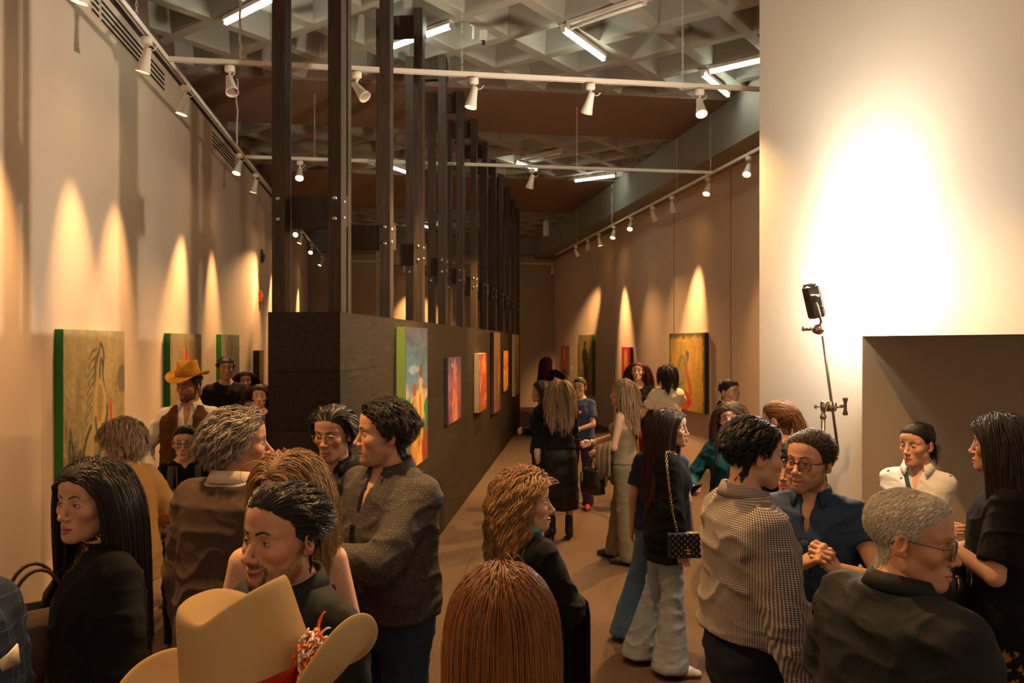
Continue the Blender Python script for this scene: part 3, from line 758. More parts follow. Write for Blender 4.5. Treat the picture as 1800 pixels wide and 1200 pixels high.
        if 'stripe' in st: c[(np.abs((V[:, 1] * 1.0 + V[:, 2] * .8) % .035 - .017) < .005) & (np.abs(V[:, 0]) > .02) & (V[:, 1] > .02) & (V[:, 1] < .09) & (V[:, 2] > .028)] = st['stripe']
        b = MB(); b.add((V @ Rz(yw).T + [f[0], f[1], f[2]]) * s, F, c); b.build('shoe', mat('shoe_leather', vcol=True, rough=st.get('rough', .4)), root)
    tors = [((0, -.015, 1.30), (.18 if sex == 'm' else .165, .118, .135)), ((0, -.012, 1.385), (.205 if sex == 'm' else .18, .070, .062)), ((0, -.005, 1.12), (.17, .12, .22))]
    if sex == 'f': tors.append(((0, .065, 1.262), (.13, .062, .068)))
    if hair: make_hair(root, q, dict(hair, dist=Y), M, hk, fine, rng, tors, bend)
    ctx = dict(root=root, M=M, R=R, hc=hc, A=A, s=s, bend=bend, hk=hk, Lg=Lg, made=made, q=q, fine=fine, base=base, by=by)
    ctx['world'] = lambda p: (Rz(rad(by)) @ bend(np.array([p], float))[0]) + base
    ctx['worlds'] = lambda p: bend(np.asarray(p, float)) @ Rz(rad(by)).T + base
    if hat: hat(ctx)
    if extra: extra(ctx)
    return ctx

def glasses(col=(.02, .015, .012), rw=.024, rh=.0175, thick=.0018, gap=.0325, metal=0, rim=1, yo=0.0, zo=-.001, lens=True, square=3.0, half=False):
    def fn(c):
        M = c['M']; T = lambda p: c['bend'](np.asarray(p, float) @ M[:3, :3].T + M[:3, 3]); m = MB(); ln = MB(); w = 1 + c['q'].get('w', 0)
        yf = .0965 + yo
        for sd in (-1, 1):
            th = np.linspace(0, 2 * math.pi, 33)[:-1]; ct, st_ = np.cos(th), np.sin(th)
            x = np.sign(ct) * np.abs(ct) ** (2 / square) * rw; z = np.sign(st_) * np.abs(st_) ** (2 / square) * rh
            pts = np.stack([sd * gap * w + x, yf - .12 * (np.abs(sd * gap + x) - .015) ** 1 * .9, zo + z - .003], -1)
            sel = pts if not half else pts[:17]
            m.tube(T(sel), thick * c['s'], 6, closed=not half)
            r = np.linspace(0, 1, 4)[:, None, None]; ce = pts.mean(0); ln.grid(T((ce + (pts - ce) * r).reshape(-1, 3)).reshape(4, 32, 3), wrap=True)
            xe = sd * (gap * w + rw); ye = yf - .12 * (gap + rw - .015) * .9
            m.tube(T([(xe, ye, zo + rh * .35), (sd * .0735 * w, ye - .018, zo + .006), (sd * .0790 * w, .01, zo + .010), (sd * .0800 * w, -.018, zo + .012), (sd * .0795 * w, -.032, zo - .006)]), thick * c['s'] * 1.1, 6)
        m.tube(T([(-(gap * w - rw), yf, zo + .003), (0, yf + .004, zo + .006), (gap * w - rw, yf, zo + .003)]), thick * c['s'], 6)
        o = m.build('glasses', mat('specs_%d_%d' % (col[0] * 1000, metal * 10), col, .25, metal), c['root'])
        if lens:
            t = _MATS.get('spec_lens')
            if t is None:
                n = Nt('spec_lens'); g_ = n.n('ShaderNodeBsdfGlossy'); g_.inputs['Roughness'].default_value = .03; tr = n.n('ShaderNodeBsdfTransparent'); mx = n.n('ShaderNodeMixShader'); fr = n.n('ShaderNodeFresnel'); fr.inputs[0].default_value = 1.5
                n.l(fr.outputs[0], mx.inputs[0]); n.l(tr.outputs[0], mx.inputs[1]); n.l(g_.outputs[0], mx.inputs[2]); n.l(mx.outputs[0], n.t.nodes['Material Output'].inputs['Surface']); t = _MATS['spec_lens'] = n.m
            ln.build('lens', t, o)
    return fn
def cowboy_hat(matl, crown=.12, brim=.15, curl=.075, tilt=(0, 0), up=.080, band=None, feather=False, scale=1.0, yaw=0):
    def fn(c):
        M = c['M']; hm = MB(); nu, n = 72, 0
        th = np.linspace(0, 2 * math.pi, nu + 1)[:-1]; sx, cy = np.sin(th), np.cos(th)
        rows = []
        for t in np.linspace(0, 1, 9)[:-1]:   # top, creased
            x, y = sx * .066 * t, cy * .088 * t
            z = crown + .018 * np.abs(x / .066) ** 1.3 * 1 - .026 * np.exp(-(x / .026) ** 2) * (.4 + .6 * sm(-.09, .03, y)) - .020 * sm(.03, .09, y) - .012 * (1 - np.abs(y) / .09) * 0
            rows.append(np.stack([x * (1 - .30 * sm(.02, .09, y)), y, z], -1))
        for t in np.linspace(0, 1, 8):        # crown side
            a = .066 + .019 * t; b = .088 + .014 * t; x, y = sx * a, cy * b
            z0 = crown + .018 * np.abs(sx) ** 1.3 - .020 * sm(.03, .09, cy * .088) - .026 * np.exp(-(sx * .066 / .026) ** 2) * (.4 + .6 * sm(-.09, .03, cy * .088)) * .6
            pin = (1 - .30 * sm(.02, .09, cy * .088) * (1 - t) - .16 * np.exp(-((np.abs(sx) - .75) / .25) ** 2) * np.exp(-((cy - .65) / .3) ** 2) * math.sin(math.pi * min(1, t + .2)) ** 1)
            rows.append(np.stack([x * pin, y, z0 * (1 - t ** 1.0)], -1))
        for t in np.linspace(0, 1, 11)[1:]:   # brim
            a = .085 + brim * t; b = .102 + brim * .95 * t
            x, y = sx * a, cy * b; e = t ** 1.6
            z = curl * np.abs(sx) ** 2.2 * e - .030 * np.abs(cy) ** 3 * e; x = x * (1 - .22 * np.abs(sx) ** 2 * e)
            rows.append(np.stack([x, y, z], -1))
        G = np.array(rows) * scale; Rh = Rz(rad(yaw)) @ Rx(rad(tilt[0])) @ Ry(rad(tilt[1]))
        T = lambda p: c['bend']((np.asarray(p, float).reshape(-1, 3) @ Rh.T + [0, -.004, up]) @ M[:3, :3].T + M[:3, 3])
        hm.grid(T(G).reshape(G.shape), wrap=True); o = hm.build('cowboy_hat', matl, c['root'], solid=.0045)
        sub = o.modifiers.new('s', 'SUBSURF'); sub.levels = 1; sub.render_levels = 1
        if band:
            b = MB(); rows = []
            for z_, d in ((.002, .002), (.004, .005), (.022, .006), (.043, .0045), (.046, .002)):
                k = 1 - z_ / crown; a = .066 + .019 * k + d; bb = .088 + .014 * k + d; rows.append(np.stack([sx * a, cy * bb, np.full(nu, z_)], -1))
            G = np.array(rows) * scale; b.grid(T(G).reshape(G.shape), wrap=True); bo = b.build('hat_band', band, o)
            if feather:
                f = MB(); rng = np.random.RandomState(5)
                for k in range(260):
                    u = rng.rand(); c0 = np.array([.088, feather - .02 + .05 * u + rng.randn() * .006, .036 + rng.randn() * .012]) ; d = np.array([.25 + .2 * rng.randn(), -.4 + .5 * rng.randn(), 1.0]); d = nrm(d); L = .018 + .026 * rng.rand()
                    w = np.linspace(0, 1, 7)[:, None]; p = c0 + d * L * w + np.array([.012, -.02, -.016]) * w ** 2
                    cc = [(.85, .36, .07), (.75, .10, .04), (.85, .78, .66), (.88, .80, .68)][rng.randint(4)]
                    f.tube(T(p * scale), np.array([.0012, .0038, .0046, .0042, .0036, .0024, .0006]) * scale, 5, cc, flat=.4)
                f.build('feather', mat('feather', vcol=True, rough=.8), bo)
    return fn
# ---------------------------------------------------------------- the hall
U = np.array([-.1520, .9884]); NN = np.array([.9884, .1520])
RZ = math.atan2(.1520, .9884)          # rotation of the room axis
LW, RWF, RWN, TRK_L, TRK_R = -2.44, 5.19, 5.05, -1.85, 4.50
def wx(c, Y): return c - .1538 * Y
def along(c, px):                       # depth at which pixel column px meets the wall line X = c - .1538 Y
    return c / ((px - 900) / FPX + .1538)
R3 = Rz(RZ)
def slab(name, p0, p1, z0, z1, th, m, kind='structure', side=1, parent=None, bev=0):
    p0, p1 = np.array(p0[:2], float), np.array(p1[:2], float); d = p1 - p0; L = np.linalg.norm(d); a = math.atan2(d[1], d[0])
    n = np.array([-d[1], d[0]]) / L * side; c = (p0 + p1) / 2 + n * th / 2
    b = MB(); b.box((0, 0, 0), (L, th, z1 - z0), bev=bev); o = b.build(name, m, parent, smooth=False); o.location = (c[0], c[1], (z0 + z1) / 2); o.rotation_euler = (0, 0, a)
    if kind: o['kind'] = kind
    return o
def wall_mat(name, col, bump=.12, var=.05):
    t = Nt(name); v = t.coord(kind='Object'); c = srgb(col)
    f = t.noise(v, .9, 5, .6); t.l(t.ramp(f, [(.3, tuple(x * (1 - var) for x in c)), (.7, tuple(x * (1 + var) for x in c))]), t.b.inputs['Base Color'])
    t.set(Roughness=.75, Specular_IOR_Level=.25); g = t.noise(v, 85, 3, .6); t.bump(g, bump, .004); _MATS[name] = t.m; return t.m
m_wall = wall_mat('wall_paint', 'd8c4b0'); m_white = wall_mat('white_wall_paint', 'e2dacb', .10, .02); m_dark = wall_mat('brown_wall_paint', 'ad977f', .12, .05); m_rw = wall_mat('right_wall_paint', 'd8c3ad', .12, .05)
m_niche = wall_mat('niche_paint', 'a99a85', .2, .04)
m_conc = wall_mat('grey_concrete', '88857d', .25, .12); m_rib = wall_mat('ceiling_concrete', '9a968c', .2, .10); m_brown = wall_mat('brown_soffit', '7f6a5b', .15, .08)
# floor: short brown carpet
t = Nt('carpet'); v = t.coord(); f1 = t.noise(v, 160, 2, .7); f2 = t.noise(v, 1.1, 4, .6); c = t.ramp(f1, [(.30, srgb('3c3128')), (.5, srgb('655446')), (.72, srgb('8e7a66'))])
t.l(t.mix(t.math('MULTIPLY', f2, .35), c, srgb('594a3d')), t.b.inputs['Base Color']); t.set(Roughness=.95, Specular_IOR_Level=.1); t.bump(f1, .9, .01); m_floor = t.m
b = MB(); b.box((0, 12, -.05), (16, 34, .1)); o = b.build('floor', m_floor, smooth=False); o['kind'] = 'structure'
LW0, LW1 = (wx(LW, -1.5), -1.5), (wx(LW, 26), 26.)
slab('wall_left', LW0, LW1, 0, 5.02, .2, m_wall, side=1)
slab('trim_1', (LW0[0] - .06, LW0[1]), (LW1[0] - .06, LW1[1]), 5.02, 5.14, .2, mat('shadow_gap', (.03, .025, .02), .9))
slab('trim_2', LW0, LW1, 5.14, 5.9, .2, m_brown)
YS = along(RWN, 1078)
slab('wall_right', (wx(RWN, 5.2), 5.2), (wx(RWN, YS), YS), 0, 5.6, .2, m_rw, side=-1)
slab('wall_right_far', (wx(RWF, YS - .3), YS - .3), (wx(RWF, 26), 26), 0, 5.6, .2, m_rw, side=-1)
for k, px in enumerate((1285, 1185)):
    y = along(RWN, px); slab('trim_%d' % (k + 3), (wx(RWN - .004, y), y), (wx(RWN - .004, y + .012), y + .012), 0, 4.6, .006, mat('seam', (.12, .09, .07), .9), side=-1)
EY = 25.0; e0 = np.array([1.34, EY]); eL = e0 - NN * 9.5; eR = e0 + NN * .6
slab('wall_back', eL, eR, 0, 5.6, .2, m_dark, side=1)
slab('trim_5', eL - U * .35, eR - U * .35, 4.72, 5.6, .35, m_conc, side=1)
BI = 4.5   # deep concrete beam above the right wall
slab('trim_6', (wx(BI, 4), 4), (wx(BI, 25), 25), 4.62, 5.6, .75, m_conc, side=-1)
# coffered ceiling
ZR, SP, RW2, DP = 5.25, .70, .062, .50
d1, d2 = np.array([.592, .806]), np.array([.806, -.592]); A0 = np.array([.503, 8.0])
def tdist(p): return p[0] * U[0] + p[1] * U[1]
b = MB(); V = []; F = []
for i in range(-26, 34):
    for j in range(-30, 22):
        c = A0 + d1 * (i + .5) * SP + d2 * (j + .5) * SP; tt = tdist(c)
        if not (3.0 < tt < 25.2) or 10.55 < tt < 11.45 or 15.95 < tt < 18.75: continue
        if c[0] < wx(LW, c[1]) - .5 or c[0] > wx(BI, c[1]) + .5: continue
        rows = []
        for hw, z in ((SP / 2, ZR), (SP / 2 - RW2, ZR), (SP / 2 - RW2 - .012, ZR + .03), (SP / 2 - RW2 - .05, ZR + .22), (SP / 2 - .17, ZR + DP)):
            rows.append([(*(c + d1 * hw * a + d2 * hw * e), z) for a, e in ((-1, -1), (1, -1), (1, 1), (-1, 1))])
        G = np.array(rows); n0 = b.n; b.grid(G, wrap=True); b.add(G[-1], [(0, 1, 2, 3)])
o = b.build('ceiling', m_rib, smooth=False); o['kind'] = 'structure'
def band(name, t0, t1, m):
    cs = []
    for tt in (t0, t1):
        for cc in (LW, BI):      # point on wall line with along coordinate tt
            y = (tt - cc * U[0]) / (U[1] - U[0] * .1538); cs.append((wx(cc, y), y))
    c = np.mean(cs, 0); b = MB(); b.box((0, 0, 0), (np.linalg.norm(np.array(cs[0]) - cs[1]) + .3, t1 - t0, .5)); o = b.build(name, m, smooth=False); o.location = (c[0], c[1], ZR - .02 + .25); o.rotation_euler = (0, 0, RZ); o['kind'] = 'structure'
band('trim_7', 9.96, 12.02, m_brown); band('trim_8', 15.35, 19.3, m_brown)
# white wall running towards the camera on the right, with a passage opening below
WC = 3.03
YE, YJ, ZN = along(WC, 1335), along(WC, 1515), 2.085
wp = lambda y, o=0: (wx(WC, y) + o, y)
slab('wall_front', wp(YJ), wp(YE), 0, 6.0, .16, m_white, side=-1)
slab('wall_front_upper', wp(1.2), wp(YJ), ZN, 6.0, .16, m_white, side=-1)
J0 = np.array(wp(YJ))
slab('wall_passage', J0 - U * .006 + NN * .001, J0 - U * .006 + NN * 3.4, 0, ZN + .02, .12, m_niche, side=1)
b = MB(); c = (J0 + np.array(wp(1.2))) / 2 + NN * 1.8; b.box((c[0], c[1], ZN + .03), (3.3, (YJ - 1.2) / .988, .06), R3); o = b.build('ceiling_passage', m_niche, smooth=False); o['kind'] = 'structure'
b = MB(); rb = np.random.RandomState(4)     # lumps of old filler under the paint
for k in range(18):
    s_ = .03 + .42 * rb.rand() ** 1.4; p = J0 + NN * s_; r = .004 + .006 * rb.rand()
    M4 = np.eye(4); M4[:3, :3] = np.stack([[NN[0], NN[1], 0], [0, 0, 1], [-U[0], -U[1], 0]], 1); M4[:3, 3] = (p[0], p[1], 1.98 - 1.0 * rb.rand()); b.lathe([(0, .006), (r * .6, .005), (r, 0)], 8, M4)
o = b.build('trim_9', m_niche); o['kind'] = 'structure'
# wall vents (left)
def vent(label, Y0, Y1, z0, z1, n):
    r = thing('wall_vent', label, 'vent', (wx(LW, (Y0 + Y1) / 2) + .002, (Y0 + Y1) / 2, (z0 + z1) / 2), RZ, 'slot vents high on the long left wall'); L = (Y1 - Y0) / .988
    b = MB(); b.box((.002, 0, 0), (.004, L, z1 - z0)); b.build('frame', m_wall, r, smooth=False)
    for k in range(n):
        z = (k + .5) / n * (z1 - z0) - (z1 - z0) / 2; b = MB(); b.box((.006, 0, z), (.006, L * .985, (z1 - z0) / n * .42)); b.build('slot', mat('slot_dark', (.015, .012, .01), .9), r, smooth=False)
yv = lambda px: along(LW, px)
vent('long dark slot vent high on the wall behind the nearest lit track lamps', yv(160), yv(172), 4.74, 4.95, 4)
vent('longer dark slot vent on the wall just above the unlit track lamp', yv(176), yv(288), 4.74, 4.95, 4)
vent('far slot vent on the wall beside the lamp that faces the camera', yv(372), yv(412), 4.74, 4.95, 4)
# ---------------------------------------------------------------- wooden partition with posts
t = Nt('stained_planks'); v = t.coord((1, .12, 1)); g1 = t.noise(v, 38, 6, .65); v2 = t.coord((1, 1, 1)); br = t.n('ShaderNodeTexNoise'); br.inputs['Scale'].default_value = 1.6; t.l(v2, br.inputs['Vector'])
sep = t.n('ShaderNodeSeparateXYZ'); t.l(v2, sep.inputs[0]); row = t.math('FLOOR', t.math('MULTIPLY', sep.outputs['Z'], 1 / .372)); ofs = t.math('MULTIPLY', row, 1.37)
cell = t.math('FLOOR', t.math('MULTIPLY', t.math('ADD', sep.outputs['Y'], ofs), 1 / 1.9)); wn = t.n('ShaderNodeTexWhiteNoise', noise_dimensions='2D'); cb = t.n('ShaderNodeCombineXYZ'); t.l(row, cb.inputs[0]); t.l(cell, cb.inputs[1]); t.l(cb.outputs[0], wn.inputs['Vector'])
c = t.ramp(g1, [(.3, srgb('1c1610')), (.55, srgb('2b2219')), (.8, srgb('3e3124'))]); f = t.math('MULTIPLY_ADD', wn.outputs['Value'], .7, .65); x = t.mix(1.0, c, (1, 1, 1), 'MULTIPLY'); t.l(f, x.node.inputs[7])
fz = t.math('FRACT', t.math('MULTIPLY', sep.outputs['Z'], 1 / .372)); gz = t.math('LESS_THAN', fz, .018); fy = t.math('FRACT', t.math('MULTIPLY', t.math('ADD', sep.outputs['Y'], ofs), 1 / 1.9)); gy = t.math('LESS_THAN', fy, .003); gr = t.math('MAXIMUM', gz, gy)
x2 = t.mix(gr, x, (.004, .003, .002)); t.l(x2, t.b.inputs['Base Color']); t.set(Roughness=.6, Specular_IOR_Level=.2); t.bump(t.math('SUBTRACT', g1, t.math('MULTIPLY', gr, 2)), .35, .006); m_plank = t.m
t = Nt('stained_timber'); v = t.coord((1, 1, .06)); g1 = t.noise(v, 60, 6, .65); t.l(t.ramp(g1, [(.3, srgb('2a211a')), (.55, srgb('3f3328')), (.8, srgb('5a493a'))]), t.b.inputs['Base Color']); t.set(Roughness=.6, Specular_IOR_Level=.3); t.bump(g1, .3, .004); m_post = t.m
PA = np.array([-1.072, 4.97]); PB = np.array([.19, 19.1]); pd = (PB - PA) / np.linalg.norm(PB - PA); pn = np.array([pd[1], -pd[0]]); PL = np.linalg.norm(PB - PA); PW = .465; PH = 2.235
part = thing('timber_partition', 'long dark stained plank partition with tall timber posts rising to the ceiling', 'partition', (*(PA - pn * PW / 2), 0), -math.atan2(pd[0], pd[1]))
part['kind'] = 'thing'
b = MB(); b.box((0, PL / 2, PH / 2), (PW, PL, PH)); b.build('plank_cladding', m_plank, part, smooth=False)
sp = 1.275; PT = ZR - .03
m_bolt = mat('bolt_steel', (.45, .42, .38), .35, 1)
def post_at(x, y, w, d, z0=PH, z1=PT):
    b = MB(); b.box((x, y, (z0 + z1) / 2), (w, d, z1 - z0)); return b.build('post', m_post, part, smooth=False)
def bolts(par, x, y, zs, axis):
    for z in zs:
        b = MB(); M4 = np.eye(4); M4[:3, :3] = Rx(math.pi / 2) if axis == 'y' else Ry(math.pi / 2); M4[:3, 3] = (x, y, z); b.lathe([(0, .012), (.010, .010), (.015, .004), (.016, 0)], 10, M4); b.build('bolt', m_bolt, par)
for k in range(12):
    y = .10 + k * sp; zr = 2.89 - .0 * k
    for sd in (1, -1):
        x = sd * (PW / 2 - .05)
        p = post_at(x, y, .085, .115); bolts(p, x, y - .0575, (zr - .065, zr + .065), 'y')
        if sd == 1: bolts(p, x + .0425, y, (zr - .05, zr + .05), 'x')
        if sd == 1 and k == 0: post_at(x, y + .125, .085, .075)
        if k > 0 or sd == 1:
            pass
    for z, h in ((zr, .20), (PT - .12, .20)):
        b = MB(); b.box((0, y + .11, z), (PW - .02, .085, h)); b.build('cross_rail', m_post, part, smooth=False)
def on_part(y, z, off=0):     # point on the visible long face of the partition
    p = PA + pd * y + pn * off; return np.array([p[0], p[1], z])
def part_y(px):               # distance along the face for pixel column
    k = (px - 900) / FPX; return (k * PA[1] - PA[0]) / (pd[0] - k * pd[1])
# ---------------------------------------------------------------- paintings
class Img:
    def __init__(s, w, h, bg, rng=0):
        s.r = np.random.RandomState(rng); s.w, s.h = w, h; s.y, s.x = np.meshgrid(np.linspace(1, 0, h), np.linspace(0, 1, w), indexing='ij')
        s.a = np.zeros((h, w, 3)); s.asp = h / w; s.bg(bg)
    def bg(s, stops, var=.12, sc=(5, 5)):
        z = [p for p, _ in stops]; c = np.array([srgb(k) for _, k in stops]); n = fbm(np.stack([s.x * sc[0], s.y * sc[1], s.x * 0 + s.r.rand() * 50], -1), 4)
        t = np.clip(s.y + n * .15, 0, 1)
        for i in range(3): s.a[..., i] = np.interp(t, z, c[:, i])
        s.a *= (1 + var * fbm(np.stack([s.x * 14, s.y * 9 * s.asp, s.x * 0], -1), 3) * 2)[..., None]
    def lay(s, m, c, al=1): m = (np.clip(m, 0, 1) * al)[..., None]; s.a = s.a * (1 - m) + np.array(srgb(c)) * m
    def line(s, pts, w, c, al=1, rough=.3):
        p = np.array(pts, float); d = np.full(s.x.shape, 9.); W = np.broadcast_to(w, (len(p),)) if np.ndim(w) == 0 else np.array(w)
        for i in range(len(p) - 1):
            ax, ay = p[i]; bx, by = p[i + 1]; ex, ey = bx - ax, (by - ay) * s.asp; px, py = s.x - ax, (s.y - ay) * s.asp
            t = np.clip((px * ex + py * ey) / (ex * ex + ey * ey + 1e-9), 0, 1); d = np.minimum(d, np.hypot(px - t * ex, py - t * ey) / (W[i] + (W[i + 1] - W[i]) * t))
        d = d + rough * fbm(np.stack([s.x * 22, s.y * 22 * s.asp, s.x * 0 + 3], -1), 2); s.lay(sm(1.15, .75, d), c, al)
    def ell(s, c, r, col, al=1, rough=.3, rot=0):
        x, y = s.x - c[0], (s.y - c[1]) * s.asp; ca, sa = math.cos(rot), math.sin(rot); d = np.hypot((x * ca + y * sa) / r[0], (-x * sa + y * ca) / r[1]) + rough * fbm(np.stack([s.x * 16, s.y * 16 * s.asp, s.x * 0 + 7], -1), 3)
        s.lay(sm(1.15, .8, d), col, al)
    def streak(s, cols, n, box, L, w, al=.6, vert=True):
        for k in range(n):
            x = box[0] + (box[2] - box[0]) * s.r.rand(); y = box[1] + (box[3] - box[1]) * s.r.rand(); l = L * (.4 + s.r.rand()); dx = s.r.randn() * l * .15
            s.line([(x, y), (x + dx, y + l)] if vert else [(x, y), (x + l, y + dx)], w * (.5 + s.r.rand()), cols[s.r.randint(len(cols))], al)
    def scurve(s, pts, w, c, al=1, n=24):   # smooth stroke through points
        p = np.array(pts, float); t = np.linspace(0, len(p) - 1, n); q = []
        for tt in t:
            i = min(int(tt), len(p) - 2); f = tt - i; p0, p1, p2, p3 = p[max(i-1, 0)], p[i], p[i+1], p[min(i+2, len(p)-1)]
            q.append(.5 * ((2*p1) + (-p0+p2)*f + (2*p0-5*p1+4*p2-p3)*f*f + (-p0+3*p1-3*p2+p3)*f**3))
        s.line(q, np.interp(t, np.arange(len(p)), w) if np.ndim(w) else w, c, al, .2)
m_canvas = mat('painted_canvas', vcol=True, rough=.55, spec=.35)
def painting(label, p0, p1, nrm2, z0, z1, dep, img, edge, elabel=None):
    """hangs between floor points p0 and p1 (left to right as seen from the front)"""
    p0, p1 = np.array(p0[:2], float), np.array(p1[:2], float); L = np.linalg.norm(p1 - p0); a = math.atan2(*(p1 - p0)[::-1]); n2 = np.array(nrm2); c = (p0 + p1) / 2
    r = thing('painting', label, 'painting', (c[0] + n2[0] * .004, c[1] + n2[1] * .004, (z0 + z1) / 2), a)
    sg = -1 if (Rz(a) @ [0, 1, 0])[:2] @ n2 < 0 else 1; H = z1 - z0
    b = MB(); b.box((0, sg * dep / 2, 0), (L, dep, H)); o = b.build('stretcher_edge', mat('edge_' + edge, edge, .6), r, smooth=False)
    if elabel: o['label'] = elabel
    h, w = img.a.shape[:2]; X, Z = np.meshgrid(np.linspace(-L/2, L/2, w), np.linspace(H/2, -H/2, h))
    rel = .0018 * fbm(np.stack([X * 30, Z * 30, X * 0], -1), 2)
    b = MB(); b.grid(np.stack([X, X * 0 + sg * (dep + .003) + rel * sg, Z], -1), np.clip(img.a, 0, 1)); b.build('canvas', m_canvas, r)
    return r
def on_wall(c, pxa, pxb): ya, yb = along(c, pxa), along(c, pxb); return (wx(c, ya), ya), (wx(c, yb), yb)
NL, NR = NN, -NN
# left wall
I = Img(120, 132, [(0, '666a5c'), (.25, '868468'), (.6, 'aa9a70'), (1, 'ada07a')], 1); D = '485050'
I.streak(['4e5a58', '7d7a5c', 'c8b078'], 70, (0, 0, 1, .5), .10, .012, .5); I.ell((.95, .72), (.10, .10), '54635c', .7)
I.scurve([(.56, .93), (.60, .90), (.615, .85), (.60, .80), (.575, .845), (.55, .80), (.545, .74)], .012, D); I.scurve([(.56, .93), (.53, .88), (.48, .82), (.46, .70), (.44, .58), (.40, .48)], [.012, .020, .024, .020, .014, .010], D, .75)
for k in range(9): I.scurve([(.50 - .012 * k, .90 - .045 * k), (.42 - .012 * k, .88 - .05 * k), (.37 - .006 * k, .845 - .05 * k)], .007, D, .8)
I.scurve([(.60, .83), (.60, .74), (.64, .66), (.67, .58), (.64, .50), (.60, .42)], .010, D); I.ell((.545, .56), (.13, .20), 'c4aa70', .8); I.ell((.43, .38), (.14, .18), 'b09a68', .8)
I.scurve([(.67, .58), (.66, .48), (.58, .42), (.50, .44), (.48, .52)], .013, D); I.scurve([(.40, .48), (.33, .42), (.29, .34), (.31, .24), (.36, .16), (.30, .05)], .016, D); I.scurve([(.58, .42), (.55, .34), (.52, .26), (.46, .20), (.50, .10), (.54, .03)], .018, D); I.scurve([(.45, .30), (.40, .22), (.42, .12), (.37, .02)], .016, D)
I.scurve([(.24, .36), (.16, .26), (.20, .14), (.14, .04)], [.02, .05, .05, .02], D, .8); I.ell((.55, .60), (.05, .11), '6d6b55', .5); I.ell((.49, .26), (.05, .12), '59605a', .6)
for k in range(14): I.scurve([(.03 + .07 * I.r.rand(), .45 - .4 * I.r.rand()), (.06 + .12 * I.r.rand(), .5 * I.r.rand()), (.1 + .1 * I.r.rand(), .45 * I.r.rand())], .008, D, .6)
I.line([(.73, .60), (.76, .45), (.78, .34)], .018, 'd0403a'); I.line([(.76, .40), (.72, .20)], .014, 'd8356a'); I.ell((.83, .43), (.028, .10), 'e08a20'); I.line([(.88, .42), (.80, .25)], .02, 'c84a20'); I.line([(.86, .74), (.80, .60)], .006, D, .6)
painting('tall sepia painting of a rearing horse on the wall nearest the camera', *on_wall(LW, 95, 206), NL, .66, 2.14, .055, I, '14701f', 'bright green painted edge')
I = Img(70, 76, [(0, '7a6040'), (.5, '96805a'), (1, '8c8262')], 2); I.streak(['6d6a55', 'b49a68'], 40, (0, .3, 1, 1), .25, .010, .4)
for k in range(7): I.scurve([(.50, .66 + .0 * k), (.40 + .035 * k, .74), (.38 + .045 * k, .82 + .05 * math.sin(k))], .028, ['c05a38', 'd47a50', '9c3c2c'][k % 3], .9)
I.ell((.52, .40), (.20, .30), '7c4a34', .8); I.ell((.48, .20), (.22, .25), '5c4030', .7)
painting('painting with a reddish figure and green edge behind the man in the mustard hat', *on_wall(LW, 288, 344), NL, .75, 2.14, .06, I, '14701f', 'bright green painted edge')
I = Img(60, 66, [(0, '5c5138'), (.5, '77704f'), (1, '8b8568')], 3); I.streak(['5a5a4a', '9c9474', '474436'], 60, (0, .2, 1, 1), .3, .012, .5)
painting('grey green painting with green edge behind the man in the black tee', *on_wall(LW, 380, 413), NL, .8, 2.15, .06, I, '14701f', 'bright green painted edge')
I = Img(30, 40, [(0, '5a3c20'), (1, '6f4c2a')], 4); I.streak(['3c2614', '8a6238'], 20, (0, 0, 1, 1), .3, .03, .5)
painting('small brown painting with dark edge beside the end of the partition', *on_wall(LW, 445, 453), NL, .9, 1.89, .10, I, '2a1a0e')
# right wall
I = Img(96, 76, [(0, '9c7a34'), (.3, 'b08c3c'), (.7, 'bc9444'), (1, '9c8450')], 5); I.ell((.5, .55), (.55, .62), 'd0a44c', .35); I.streak(['d8b868', '8c8450', 'c09038'], 70, (0, 0, 1, 1), .2, .014, .35)
for e in (((0, 0), (0, 1)), ((0, 1), (1, 1)), ((1, 1), (1, 0))): I.line(e, .045, '3c4a44', .8, .8)
I.ell((.36, .48), (.13, .22), '8c8a58', .7); I.scurve([(.46, .58), (.42, .70), (.34, .66), (.26, .50), (.20, .36), (.26, .30), (.38, .34)], .012, '58604a', .8)
I.ell((.53, .70), (.055, .060), '8a7468'); I.ell((.55, .73), (.03, .03), '5c6474'); I.scurve([(.50, .64), (.50, .52), (.56, .40), (.62, .26), (.58, .14)], [.02, .03, .04, .05, .03], 'b46a30')
I.scurve([(.34, .10), (.44, .20), (.56, .14), (.50, .06), (.36, .07)], .05, 'b4581e'); I.ell((.60, .11), (.06, .035), 'c43038'); I.line([(.20, .9), (.6, .9)], .01, 'd8b060', .5)
painting('large golden ochre painting of a seated figure on the far right wall', *on_wall(RWN, 1183, 1246), NR, .90, 2.19, .06, I, '2c3434')
